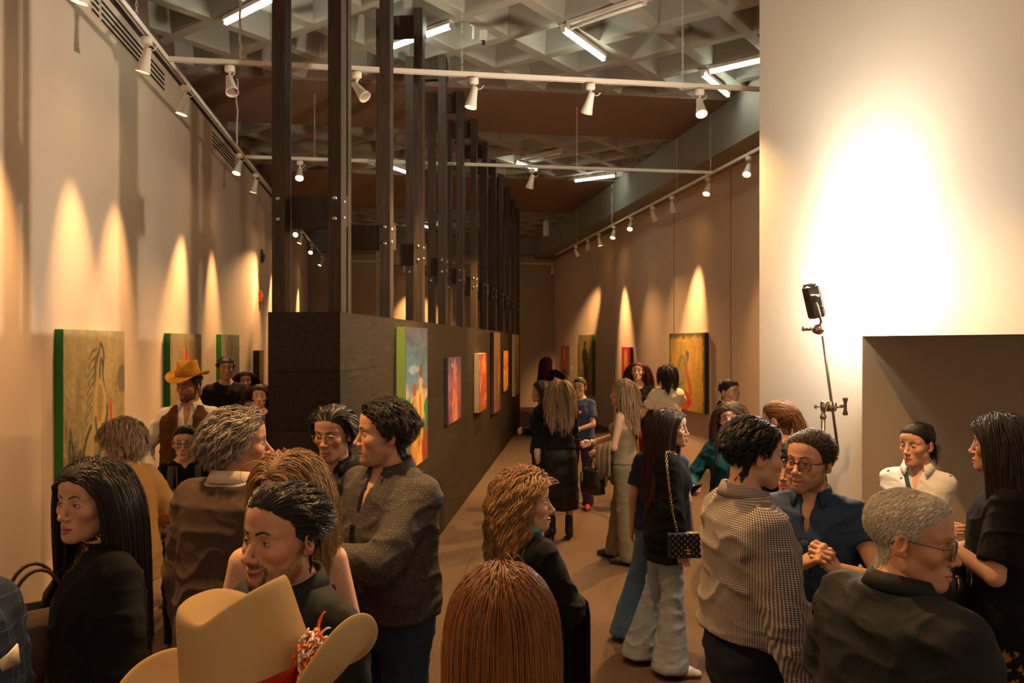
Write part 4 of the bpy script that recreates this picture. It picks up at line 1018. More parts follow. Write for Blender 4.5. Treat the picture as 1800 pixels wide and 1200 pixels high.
def cave(seed, cols, label, c, a, b_, z0, z1, edge, dep=.06, shape=0):
    I = Img(40, 60, [(0, cols[0]), (.45, cols[1]), (1, cols[2])], seed)
    if shape == 0:
        I.ell((.5, .68), (.22, .42), 'd8922c'); I.ell((.5, .32), (.28, .40), '8c3c2c', .8); I.ell((.5, .52), (.10, .14), 'c86a3c')
    elif shape == 1:
        I.line([(.30, .15), (.42, .80), (.52, .92), (.66, .55), (.74, .12)], .05, 'd8c08a'); I.ell((.5, .35), (.22, .34), 'a05c3c'); I.ell((.5, .1), (.3, .1), '3a2018')
    else:
        for k in range(18): I.scurve([(.42 + .03 * k % .3, .86 - .03 * k), (.36 + .04 * I.r.rand() + .01 * k, .55), (.40 + .28 * I.r.rand(), .12 + .1 * I.r.rand())], .022, '2a2016', .8)
        I.ell((.48, .64), (.20, .22), '30251a'); I.ell((.50, .86), (.07, .06), '2c2218'); I.ell((.55, .40), (.16, .3), '3a2c1e', .8); I.streak(['5e4a2c', 'b08c50'], 20, (0, 0, 1, .3), .1, .02, .5)
    painting(label, *on_wall(c, a, b_), NR, z0, z1, dep, I, edge)
cave(6, ('9a3030', 'b02a48', 'c82848'), 'crimson painting in a dark frame behind the red haired woman', RWN, 1098, 1113, .95, 1.93, '40180f')
cave(7, ('8c7040', '9c8050', '8a7c50'), 'tall sepia painting of a dark horse with green edge on the far wall', RWF, 1021, 1046, .68, 2.22, '155a1c', shape=2)
cave(8, ('8c3a2c', 'b83048', 'c82848'), 'small pink and cream painting nearest the far corner', RWF, 990.5, 1001, 1.10, 1.92, '201410', shape=1)
# partition face
def on_p(a, b_): ya, yb = part_y(a), part_y(b_); return on_part(ya, 0), on_part(yb, 0)
I = Img(70, 112, [(0, '6a4a20'), (.3, '2f6a44'), (.42, 'caa878'), (.6, '55708a'), (.8, '3c5a68'), (1, '4c4656')], 9); I.streak(['35706c', '303a4c', '4c6a72'], 34, (0, .55, .8, .95), .22, .030, .6, False); I.ell((.35, .70), (.25, .05), 'a8b0a0', .45); I.ell((.1, .42), (.25, .14), '1f7a48'); I.ell((.95, .40), (.15, .12), '1f7a48')
I.scurve([(.66, .60), (.64, .40), (.62, .2), (.6, 0)], [.06, .13, .16, .16], 'd09a40'); I.ell((.67, .68), (.065, .09), '6e3324'); I.ell((.67, .60), (.08, .05), 'c88a58'); I.scurve([(.38, .50), (.36, .3), (.34, .1)], [.07, .13, .15], 'c07a34'); I.ell((.37, .55), (.08, .08), '8a4a28'); I.ell((.37, .49), (.10, .03), 'b88448')
I.streak(['3a2a20', 'e0b860', '8c4426'], 22, (.25, 0, .85, .38), .14, .018, .7); I.ell((.85, .1), (.14, .2), '8a3420')
painting('narrow painting of two hatted figures under a stormy sky on dark planks', *on_p(696, 736), pn, .98, 2.17, .075, I, 'a8b84c', 'lime green painted edge')
I = Img(50, 80, [(0, '6a3a58'), (.5, '8c5a74'), (1, '5c4a74')], 10); I.scurve([(.5, .95), (.5, .6), (.5, .2), (.5, 0)], [.05, .14, .24, .2], 'cc7a58'); I.ell((.5, .56), (.12, .10), 'b84a40'); I.streak(['d8906c', '9c3a50', '4a4a80', 'd0a0a0'], 46, (.05, 0, .95, .95), .12, .028, .6); I.ell((.3, .88), (.06, .05), 'c8b060')
painting('violet and salmon painting of a cloaked figure on dark planks', *on_p(782, 805), pn, 1.13, 1.87, .03, I, '4a3a52')
I = Img(40, 80, [(0, '8a4a2c'), (.5, 'a8482c'), (1, 'a04a60')], 11); I.ell((.55, .80), (.26, .32), 'e0882c'); I.streak(['e8a83c', 'b8323c', '7a4a6a', 'd86a2c'], 46, (0, 0, 1, 1), .14, .035, .7)
painting('orange and crimson painting with cream edge on dark planks', *on_p(833, 846.5), pn, 1.06, 1.88, .07, I, 'd8c09a', 'cream edge')
I = Img(40, 80, [(0, '6a4630'), (1, '84603f')], 12); I.streak(['4a3020', '8c6a4c', '9c7a5a'], 26, (0, 0, 1, .8), .3, .03, .5); I.scurve([(.5, .75), (.4, .5), (.6, .1)], .06, '4a3022', .6)
painting('tall muted brown painting hanging on the planks past the cream edged one', *on_p(862, 873.5), pn, .86, 2.20, .05, I, '3a2a1e')
I = Img(30, 60, [(0, '4a3c3c'), (.08, 'c8961c'), (.5, 'd8a41c'), (.6, 'c03440'), (.68, 'd87a24'), (1, 'e09a28')], 13); I.streak(['f0c030', 'd07018'], 20, (0, .1, 1, 1), .2, .05, .5)
painting('small bright yellow and orange painting near the partition far end', *on_p(882.5, 891), pn, 1.10, 1.87, .02, I, '7a4a18')
I = Img(30, 80, [(0, 'a8742c'), (.5, 'b08050'), (1, 'c09058')], 14); I.streak(['4a4440', '8a5a30', 'd8b070'], 30, (0, 0, 1, 1), .2, .05, .5); I.scurve([(.6, .8), (.45, .5), (.6, .2)], .08, '4c403a', .7)
painting('tan and grey painting with pale edge, last one on the planks', *on_p(899.5, 907), pn, .88, 2.20, .06, I, 'd8cab0', 'pale edge')
def wall_label(label, p, ang):
    r = thing('wall_label', label, 'label', p, ang); b = MB(); b.box((0, 0, 0), (.09, .006, .12), bev=.002); b.build('card', mat('label_card', 'e8e0d0', .6), r, smooth=False)
    b = MB()
    for k in range(5): b.box((-.008 + .004 * (k % 2), 0, .035 - .016 * k), (.055 - .008 * (k % 2), .0075, .004))
    b.build('print', mat('label_print', '6a625a', .7), r, smooth=False)
aw = lambda c, px, z, o: (wx(c, along(c, px)) + o * NN[0], along(c, px) + o * NN[1], z)
wall_label('white title card beside the rearing horse painting', aw(LW, 213, 1.36, .004), RZ + math.pi/2)
wall_label('white title card beside the large golden ochre painting', aw(RWN, 1258, 1.27, -.004), RZ + math.pi/2)
wall_label('white title card beside the green edged dark horse painting', aw(RWF, 1051, 1.28, -.004), RZ + math.pi/2)
wall_label('white title card beside the pink and cream painting', aw(RWF, 1004.5, 1.3, -.004), RZ + math.pi/2)
pa = -math.atan2(pd[0], pd[1]) + math.pi / 2
for px, z, lb in ((738.5, 1.27, 'white title card beside the two hatted figures painting'), (806.5, 1.27, 'white title card beside the violet and salmon painting')):
    q = on_part(part_y(px), z, .004); wall_label(lb, tuple(q), pa)
# ---------------------------------------------------------------- tracks, spots, tubes
ZT = 4.40; m_track = mat('track_white', 'd9cfc2', .45, noise=.05); m_spot = mat('spot_white', 'e2d8cb', .4)
WARM = (1.0, .53, .20)
def glow(name, col, e):
    if name in _MATS: return _MATS[name]
    t = Nt(name); t.set(Base_Color=(0, 0, 0, 1), Emission_Color=(*col, 1), Emission_Strength=e); _MATS[name] = t.m; return t.m
m_glow = glow('halogen_glow', (1.0, .58, .24), 30)
def track(label, a, b_, sup=()):
    a, b_ = np.array(a), np.array(b_); L = np.linalg.norm(b_ - a); r = thing('light_track', label, 'track', tuple((a + b_) / 2), math.atan2(*(b_ - a)[1::-1]))
    m = MB(); m.box((0, 0, 0), (L, .036, .030)); m.box((0, .014, -.018), (L, .007, .010)); m.box((0, -.014, -.018), (L, .007, .010)); m.build('rail', m_track, r, smooth=False)
    m = MB(); m.box((0, 0, -.016), (L, .018, .006)); m.build('conductor_slot', mat('slot_grey', (.25, .22, .2), .5, .6), r, smooth=False)
tp = lambda c, Y: np.array([wx(c, Y), Y, ZT])
track('long white light track hung beside the left wall', tp(TRK_L, 3.6), tp(TRK_L, 22.5)); track('long white light track hung along the deep beam', tp(TRK_R, 6), tp(TRK_R, 21.5))
C1a, C1b = np.array([-2.86, 6.62, ZT]), np.array([3.36, 7.57, ZT]); C2a, C2b = np.array([-3.40, 10.12, ZT]), np.array([2.80, 11.07, ZT]); C3a, C3b = np.array([-5.2, 23.2, ZT]), np.array([1.25, 24.1, ZT])
track('nearest white cross track with five spotlights spanning the hall', C1a, C1b); track('second white cross track further down the hall', C2a, C2b); track('farthest cross track in front of the end wall', C3a, C3b)
def on_x(a, b_, px):
    k = (px - 900) / FPX; d = b_ - a; t = (k * a[1] - a[0]) / (d[0] - k * d[1]); return a + d * t
def spot(label, p, aim, lit=True, E=60, cone=26, blend=1.0, tail=1):
    r = thing('track_spotlight', label, 'spotlight', tuple(p), 0, 'track spotlights')
    d = nrm(np.array(aim) - (p - [0, 0, .14])); b = MB(); b.lathe([(0, -.016), (.040, -.016), (.042, -.020), (.042, -.058), (.036, -.066), (0, -.066)], 20); b.build('adapter', m_spot, r)
    b = MB(); b.tube([(0, 0, -.06), (0, 0, -.10), tuple(np.array([0, 0, -.13]) - d * .01)], .010, 8); b.build('stem', m_spot, r)
    z = d; x = nrm(np.cross(z, [0.3, 1, .1])); y = np.cross(z, x); M = np.eye(4); M[:3, :3] = np.stack([x, y, z], 1); M[:3, 3] = np.array([0, 0, -.14]) - d * .05
    b = MB(); b.lathe([(0, 0), (.022, .001), (.028, .008), (.031, .045), (.040, .11), (.053, .175), (.055, .19), (.050, .19), (.046, .165)], 22, M); h = b.build('lamp_head', m_spot, r)
    b = MB(); b.tube([M[:3, 3] + x * .028 + z * .02, M[:3, 3] + x * .060 + z * .01, M[:3, 3] + x * .075 + z * -.02], .005, 6); b.build('adjusting_lever', m_spot, h)
    b = MB(); b.lathe([(0, .160), (.044, .166)], 18, M); b.build('lamp', m_glow if lit else mat('lamp_off', (.5, .42, .33), .2, .5), h)
    if lit and E:
        l = bpy.data.lights.new('halogen_beam', 'SPOT'); l.energy = E; l.color = WARM; l.spot_size = rad(cone * 2); l.spot_blend = blend; l.shadow_soft_size = .035; o = bpy.data.objects.new('halogen_beam', l); COL.objects.link(o); o.parent = r
        o.location = M[:3, 3] + z * .20; o.rotation_euler = Vector(-z).to_track_quat('Z', 'Y').to_euler()
lw = lambda px, z: np.array([wx(LW, along(LW, px)), along(LW, px), z]); rw = lambda px, z, c=RWN: np.array([wx(c, along(c, px)), along(c, px), z])
lt = lambda px: tp(TRK_L, along(TRK_L, px)) - [0, 0, .02]; rt = lambda px: tp(TRK_R, along(TRK_R, px)) - [0, 0, .02]
EL = 1.0
def lwY(Y, z): return np.array([wx(LW, Y), Y, z])
def rwY(Y, z, c=RWN): return np.array([wx(c, Y), Y, z])
LP, LC = 230, 21
for px, Y2, z2, e, lb in ((148, 4.9, 1.9, 1, 'lit spotlight at the very top corner of the left track'), (258, 6.25, 1.9, 1, 'grey spotlight below the slot vent with its lamp turned to the wall'), (326, 7.05, 1.9, .9, 'lit spotlight on the left track just before the cross track shadow'), (449, 11.0, 1.9, 1.1, 'lit spotlight on the left track next to the first timber post')):
    spot(lb, lt(px), lwY(Y2, z2), True, LP * e, LC)
spot('lit spotlight facing the camera at the second cross track junction', lt(421), lwY(8.95, 1.8), True, LP * 1.6, LC)
for k, (px, dy, e) in enumerate(((507, 0, 1), (522, -4, 1.5), (530, -.3, 1), (548, -3, 1.2), (565, -.5, 1.2))):
    p = lt(px); spot(['small glowing spotlight, nearest of five seen between the first two posts', 'bright starry spotlight, second of five seen between the first two posts', 'spotlight third of five seen between the first two posts', 'spotlight fourth of five seen between the first two posts', 'spotlight farthest of five seen between the first two posts'][k], p, lwY(p[1] + dy, 2.6 if dy > -1 else 1.6), True, LP * e * (1 if dy > -1 else 2), LC)
FL = lambda x, y, z=.9: np.array([x, y, z])
for px, aim, e, c_, lb in ((1316, FL(1.3, 7.6, 0), 520, 50, 'lit spotlight next to the white wall edge on the right track'), (1245, FL(1.3, 9.4, 0), 380, 48, 'lit spotlight where the second cross track meets the right track'), (1181, rwY(13.3, 1.75), 520, 20, 'lit spotlight with its lamp turned along the right track'), (1147, None, 0, 0, 'unlit spotlight on the right track'), (1109, FL(1.0, 12., 0), 380, 46, 'lit spotlight on the right track just past the unlit one'), (1079, FL(.9, 14, 0), 380, 46, 'lit spotlight under the looped cable on the right track'), (1053, rwY(17.0, 1.7), 480, 19, 'dim lit spotlight past the looped cable'), (1033, rwY(22.0, 1.6, RWF), 800, 16, 'farthest lit spotlight on the right track'), (1012, None, 0, 0, 'small unlit spotlight at the far end of the right track')):
    p = rt(px); spot(lb, p, p + [.5, .3, -1.2] if aim is None else aim, aim is not None, e, c_)
for px, aim, lit, lb in ((404, (-1.2, 5.0, 1.0), 0, 'unlit spotlight on the nearest cross track beside the left track'), (627, (1.0, 5.5, 1.2), 0, 'unlit spotlight between the first timber posts on the nearest cross track'), (833, (.0, 7.2, 1.4), 1, 'lit spotlight over the partition on the nearest cross track'), (1038, (-.1, 9.0, 1.2), 0, 'unlit spotlight at the middle of the nearest cross track'), (1230, (1.8, 5.0, 0), 1, 'lit spotlight toward the white wall on the nearest cross track')):
    spot(lb, on_x(C1a, C1b, px) - [0, 0, .02], on_part(part_y(716), 1.6) if px == 833 else aim, bool(lit), 320, 40)
spot('lit spotlight on the second cross track left of the first posts', on_x(C2a, C2b, 527) - [0, 0, .02], np.array([-2.3, 8.0, 1.0]), True, 350, 40)
spot('dim spotlight on the second cross track past the posts', on_x(C2a, C2b, 935) - [0, 0, .02], on_part(part_y(840), 1.5), True, 420, 30)
spot('small lit spotlight on the farthest cross track between posts', on_x(C3a, C3b, 710) - [0, 0, .02], np.array([-2.6, 24.6, 1.2]), True, 400, 34)
spot('unlit spotlight at the corner end of the farthest cross track', on_x(C3a, C3b, 971) - [0, 0, .02], np.array([1.2, 24.9, 2.]), False)
def chain(label, p, ztop, kind='chain'):
    r = 0; b = MB()
    if kind == 'chain':
        z = p[2]; k = 0
        while z < ztop:
            th = np.linspace(0, 2 * math.pi, 9)[:-1]; a = np.cos(th) * .0085; c = np.sin(th) * .020
            b.tube(np.stack([p[0] + (a if k % 2 else 0 * a), p[1] + (0 * a if k % 2 else a), z + .018 + c], -1), .0030, 4, closed=True); z += .031; k += 1
        o = b.build('hanging_chain', mat('chain_steel', (.72, .66, .58), .35, .7)); tag(o, label, 'chain', 'track support chains')
    else:
        zz = np.linspace(p[2], ztop, 14); rr = np.random.RandomState(int(p[0] * 50) % 99); b.tube(np.stack([p[0] + .012 * rr.randn(14) * .6, p[1] + zz * 0, zz], -1), .011, 6); o = b.build('power_cable', mat('cable_white', 'cdbfae', .5)); tag(o, label, 'cable')
zc = ZR
chain('chain holding the left track near the top of the wall', tp(TRK_L, along(TRK_L, 240)), zc)
chain('chain beside the partition holding the nearest cross track', on_x(C1a, C1b, 812), zc); chain('chain nearer the white wall holding the nearest cross track', on_x(C1a, C1b, 1200), zc)
chain('thin chain between the first posts holding the second cross track', on_x(C2a, C2b, 553), zc); chain('thin chain at the middle of the second cross track', on_x(C2a, C2b, 1014), zc); chain('thin chain where the second cross track meets the right track', tp(TRK_R, along(TRK_R, 1249)), zc); chain('thin chain on the right track above its middle lamps', tp(TRK_R, along(TRK_R, 1190)), zc)
chain('faint chain near the far end of the right track', tp(TRK_R, along(TRK_R, 1014)), zc)
chain('white tied power cable rising from the nearest cross track', on_x(C1a, C1b, 423), zc, 'c'); chain('white power cable dropping to the middle of the left track', tp(TRK_L, along(TRK_L, 416)), zc, 'c'); chain('white power cable dropping to the right track', tp(TRK_R, along(TRK_R, 1076)), zc, 'c')
m_tube = glow('tube_glow', (.92, 1.0, .80), 14)
def tubelamp(label, a, b_, lit=True):
    def w(p): Y = (ZR - .02 - CAMH) * FPX / (600 - p[1]); return np.array([(p[0] - 900) / FPX * Y, Y, ZR - .012])
    a, b_ = w(a), w(b_); L = np.linalg.norm(b_ - a); r = thing('fluorescent_light', label, 'ceiling light', tuple((a + b_) / 2), math.atan2(*(b_ - a)[1::-1]), 'bare fluorescent battens on the coffers')
    m = MB(); m.box((0, 0, -.020), (L + .06, .060, .04)); m.box((L / 2 + .02, 0, -.055), (.02, .04, .05)); m.box((-L / 2 - .02, 0, -.055), (.02, .04, .05)); m.build('housing', m_track, r, smooth=False)
    m = MB(); m.tube([(-L / 2, 0, -.066), (L / 2, 0, -.066)], .019, 10); m.build('tube', m_tube if lit else mat('tube_off', (.7, .68, .62), .3), r)
for a, b_, lit, lb in (((398, 30), (480, -12), 1, 'glowing tube left of the first post at the very top'), ((687, 75), (790, 38), 1, 'glowing tube seen behind the posts near the top'), ((992, 45), (1060, 95), 1, 'glowing tube at the middle of the coffers'), ((1003, 38), (1130, -4), 0, 'unlit batten meeting the middle glowing tube'), ((1250, 118), (1345, 96), 1, 'glowing tube touching the white wall edge'), ((1236, 124), (1279, 160), 1, 'short looking tube beside the one at the white wall'), ((686, 288), (720, 300), 1, 'small far glowing tube just right of a post'), ((908, 280), (942, 293), 1, 'far tube just past the end of the posts'), ((916, 277), (985, 263), 0, 'unlit far batten past the end of the posts'), ((1012, 313), (1080, 304), 1, 'far glowing tube below the brown soffit'), ((740, 392), (758, 398), 1, 'tiny farthest tube seen between posts')):
    tubelamp(lb, a, b_, bool(lit))
# hanging socket, alarm, far speaker
p = P(850, 62, 8.2); r = thing('hanging_socket', 'small white socket box hanging on a black cable from the coffers', 'socket', p)
b = MB(); b.box((0, 0, 0), (.075, .04, .11), bev=.006); b.build('box', mat('socket_white', 'c8c0b4', .5), r, smooth=False)
b = MB(); b.tube([(0, 0, .05), (.02, 0, .16), (.03, 0, .22), (0, 0, .24), (-.03, 0, .2), (-.04, 0, .17), (-.045, 0, .24), (-.04, 0, .32), (-.04, 0, .36)], .012, 8); b.build('cable', mat('rubber_black', (.02, .02, .02), .5), r)
b = MB(); b.tube([(-.11, 0, -.04), (-.10, 0, .10), (-.13, 0, .105)], .012, 8); b.build('hook', m_spot, r); b = MB(); b.box((.0, 0, -.075), (.03, .03, .05)); b.build('plug', mat('rubber_black'), r, smooth=False)
q = aw(LW, 455.5, 0, .0); z = 2.05 + (600 - 521) / 1400 * q[1]; r = thing('fire_alarm', 'small red box high on the wall near the partition', 'alarm', (q[0], q[1], z), RZ); b = MB(); b.box((.03, 0, 0), (.06, .14, .22), bev=.01); b.build('housing', mat('alarm_red', '8c2a20', .4), r, smooth=False); b = MB(); b.box((.063, 0, .02), (.006, .08, .08)); b.build('face_plate', mat('alarm_white', 'b8a090', .4), r, smooth=False)
q = aw(LW, 459.5, 0, .0); z = 2.05 + (600 - 450) / 1400 * q[1]; r = thing('wall_bell', 'dark round disc on the wall above the red box', 'bell', (q[0], q[1], z), RZ); b = MB(); M4 = np.eye(4); M4[:3, :3] = Ry(math.pi / 2); b.lathe([(0, .06), (.10, .05), (.13, .02), (.13, 0)], 20, M4); b.build('gong', mat('bell_grey', '4a4038', .5), r); b = MB(); M5 = M4.copy(); M5[0, 3] = .058; b.lathe([(0, .02), (.03, .015), (.03, 0)], 12, M5); b.build('cap', mat('bell_cap', '8a7a68', .5), r)
p = P(960, 400, 20.5); r = thing('cylinder_speaker', 'white cylinder hanging at the far end under the beam', 'speaker', p); b = MB(); b.lathe([(0, -.22), (.07, -.22), (.08, -.19), (.08, .15), (.07, .19), (0, .19)], 18); b.build('body', m_spot, r); b = MB(); b.tube([(0, 0, .18), (.0, 0, .55)], .012, 6); b.build('stem', m_spot, r)
# ---------------------------------------------------------------- lamp stand by the white wall
LY = 5.0; g_st = mat('stand_steel', (.30, .27, .24), .35, .9); g_dk = mat('stand_dark', (.05, .045, .04), .45, .3); g_ch = mat('stand_chrome', (.55, .5, .44), .25, 1)
col = np.array(P(1447, 722, LY)); r = thing('light_stand', 'steel lamp stand with grip heads and a tilted arm beside the white wall', 'light stand', (col[0], col[1], 0))
L_ = lambda px, py, Y=LY: np.array(P(px, py, Y)) - [col[0], col[1], 0]
b = MB(); b.tube([(0, 0, .30), (0, 0, 1.0)], .0175, 14); b.tube([(0, 0, 1.0), (0, 0, col[2])], .014, 14); b.lathe([(.02, 0), (.024, .01), (.024, .05), (.018, .06)], 14, np.block([[np.eye(3), np.array([[0], [0], [.98]])], [np.zeros((1, 3)), np.ones((1, 1))]])); b.lathe([(.0145, 0), (.02, .004), (.02, .02), (.0145, .026)], 14, np.block([[np.eye(3), np.array([[0], [0], [col[2] - .05]])], [np.zeros((1, 3)), np.ones((1, 1))]])); b.build('column', g_st, r)
for k in range(3):
    a = rad(75 + 120 * k); c, s_ = math.cos(a), math.sin(a); b = MB(); b.tube([(.02 * c, .02 * s_, .32 - .04 * k), (.10 * c, .10 * s_, .34 - .04 * k), (.20 * c, .20 * s_, .18), (.26 * c, .26 * s_, .03), (.33 * c, .33 * s_, .012)], .0115, 10); b.build('leg', g_st, r)
hd = L_(1462, 714)
def gcyl(b, a, c, r0, r1=None, n=16): b.tube([a, c], [r0, r0 if r1 is None else r1], n)
b = MB(); xv = np.array([1, 0, 0.]); b.box(tuple(hd - xv * .045 + [0, 0, 0]), (.040, .05, .065), bev=.008); gcyl(b, hd - xv * .022, hd - xv * .004, .034); gcyl(b, hd - xv * .002, hd + xv * .02, .034); gcyl(b, hd + xv * .02, hd + xv * .07, .011); gh = b.build('grip_head', g_ch, r)
b = MB(); c = hd + xv * .085; b.tube([c + [0, 0, -.055], c + [0, 0, -.045], c + [0, 0, -.02], c + [0, 0, .02], c + [0, 0, .045], c + [0, 0, .055]], [.015, .0165, .010, .010, .0165, .015], 14); b.build('handle', mat('grip_handle', (.12, .10, .085), .4, .6), gh)
b = MB(); b.tube([hd - xv * .06, hd - xv * .095], .006, 8); b.box(tuple(hd - xv * .10), (.018, .012, .03), bev=.004); b.build('wing_screw', g_ch, gh)
top = L_(1446, 590); bot = L_(1473, 790); b = MB(); b.tube([bot, top], .0085, 12); b.build('arm', g_st, r)
h2 = L_(1438, 579); b = MB(); b.box(tuple(h2), (.05, .05, .06), Ry(rad(25)), bev=.010); gcyl(b, h2 + [-.01, -.03, 0], h2 + [.03, .03, 0], .03); gcyl(b, h2 + [.0, 0, .0], h2 + [-.085, 0, .005], .010, .013); gh2 = b.build('grip_head', g_ch, r)
b = MB(); c = h2 + [-.085, 0, .005]; b.tube([c, c + [-.012, 0, .001]], [.018, .016], 12); b.build('knob', g_ch, gh2)
ax = nrm(L_(1417, 480) - L_(1436, 563)); bc = (L_(1430, 530)); x = nrm(np.cross([0, 1, 0], ax)); Rm = np.stack([x, np.cross(ax, x), ax], 1)
lamp = thing('led_lamp', 'small dark lamp head glowing brightly on top of the light stand', 'lamp', (col[0], col[1], 0))
b = MB(); b.box(tuple(bc), (.088, .088, .21), Rm, bev=.012); bd = b.build('housing', g_dk, lamp, smooth=False)
b = MB(); b.box(tuple(bc + Rm @ [.046, 0, 0]), (.006, .06, .18), Rm); b.build('side_panel', mat('lamp_grey', (.35, .31, .27), .4, .3), bd, smooth=False)
b = MB(); b.tube([bc + Rm @ [-.01, -.048, .01], bc + Rm @ [-.01, -.075, -.03], bc + Rm @ [-.0, -.05, -.13], h2], .008, 8); b.tube([bc + Rm @ [-.03, -.05, .04], bc + Rm @ [.02, -.06, .03]], .010, 8); b.tube([bc + Rm @ [.02, -.052, -.03], bc + Rm @ [.035, -.055, -.05], bc + Rm @ [.02, -.055, -.068]], .005, 8); b.build('bracket', g_ch, lamp)
M = np.eye(4); M[:3, :3] = Rm; M[:3, 3] = bc + ax * .105
b = MB(); b.lathe([(.03, -.002), (.040, .002), (.042, .010), (.043, .016), (.041, .016), (.040, .010), (.0, .008)], 26, M); b.build('reflector', mat('reflector', (.7, .68, .63), .3, .6), lamp)
M2 = M.copy(); M2[:3, 3] = bc + ax * .180; b = MB(); th = np.linspace(0, math.pi, 14); b.lathe(np.stack([.034 * np.sin(th), .040 * np.cos(th)], 1)[::-1], 22, M2); b.build('bulb', glow('lamp_glow', (1, .86, .66), 60), lamp)
l = bpy.data.lights.new('lamp_light', 'POINT'); l.energy = 150; l.color = (1, .87, .70); l.shadow_soft_size = .045; o = bpy.data.objects.new('lamp_light', l); COL.objects.link(o); o.parent = lamp; o.location = bc + ax * .180
l = bpy.data.lights.new('lamp_extra_beam', 'SPOT'); l.energy = 80; l.color = (1, .87, .70); l.spot_size = rad(110); l.spot_blend = 1; l.shadow_soft_size = .045; o = bpy.data.objects.new('lamp_extra_beam', l); COL.objects.link(o); o.parent = lamp; o.location = bc + ax * .180; o.rotation_euler = Vector(-nrm(np.array([.30, -.05, 1.0]))).to_track_quat('Z', 'Y').to_euler()  # extra upward spot at the bulb, added to shape the wall glow
l = bpy.data.lights.new('lamp_extra_side_beam', 'SPOT'); l.energy = 560; l.color = (1, .84, .64); l.spot_size = rad(140); l.spot_blend = 1; l.shadow_soft_size = .045; o = bpy.data.objects.new('lamp_extra_side_beam', l); COL.objects.link(o); o.parent = lamp; o.location = bc + ax * .180; o.rotation_euler = Vector(-nrm(np.array([-.8, .25, .50]))).to_track_quat('Z', 'Y').to_euler()  # extra sideways spot at the bulb, added to brighten the left wall
_MATS['lamp_glow'].cycles.emission_sampling = 'NONE'
# room light from the rest of the hall behind the camera
SC.world = bpy.data.worlds.new('hall'); SC.world.use_nodes = True; bg = SC.world.node_tree.nodes['Background']; bg.inputs[0].default_value = (1.0, .66, .41, 1); bg.inputs[1].default_value = .28
for k, (p, aim, e) in enumerate((((-1.9, 3.2), (-.8, 1.8, 0), 150), ((.2, 3.9), (.3, 2.4, 0), 160), ((1.2, 3.1), (2.15, 4.3, 1.35), 120))):  # unseen overhead spots, added to light the front row and the woman in white
    spot(['added unseen spotlight above the hat in the front row', 'added unseen spotlight above the auburn hair in the front row', 'added unseen spotlight above the front row aimed at the woman in white'][k], np.array([*p, ZT - .02]), np.array(aim), True, e * 1.7, 46 if k < 2 else 22)
track('short white track out of frame carrying the added front row spotlights', np.array([-2.6, 3.2, ZT]), np.array([2.0, 3.5, ZT]))
# camera
c = bpy.data.cameras.new('camera'); c.sensor_width = 36; c.lens = 28.0; c.clip_start = .05; cam = bpy.data.objects.new('camera', c); COL.objects.link(cam); cam.location = (0, 0, CAMH); cam.rotation_euler = (math.pi / 2, 0, 0); SC.camera = cam
SC.view_settings.view_transform = 'Standard'; SC.view_settings.look = 'None'; SC.view_settings.exposure = 1.1; SC.view_settings.gamma = 1
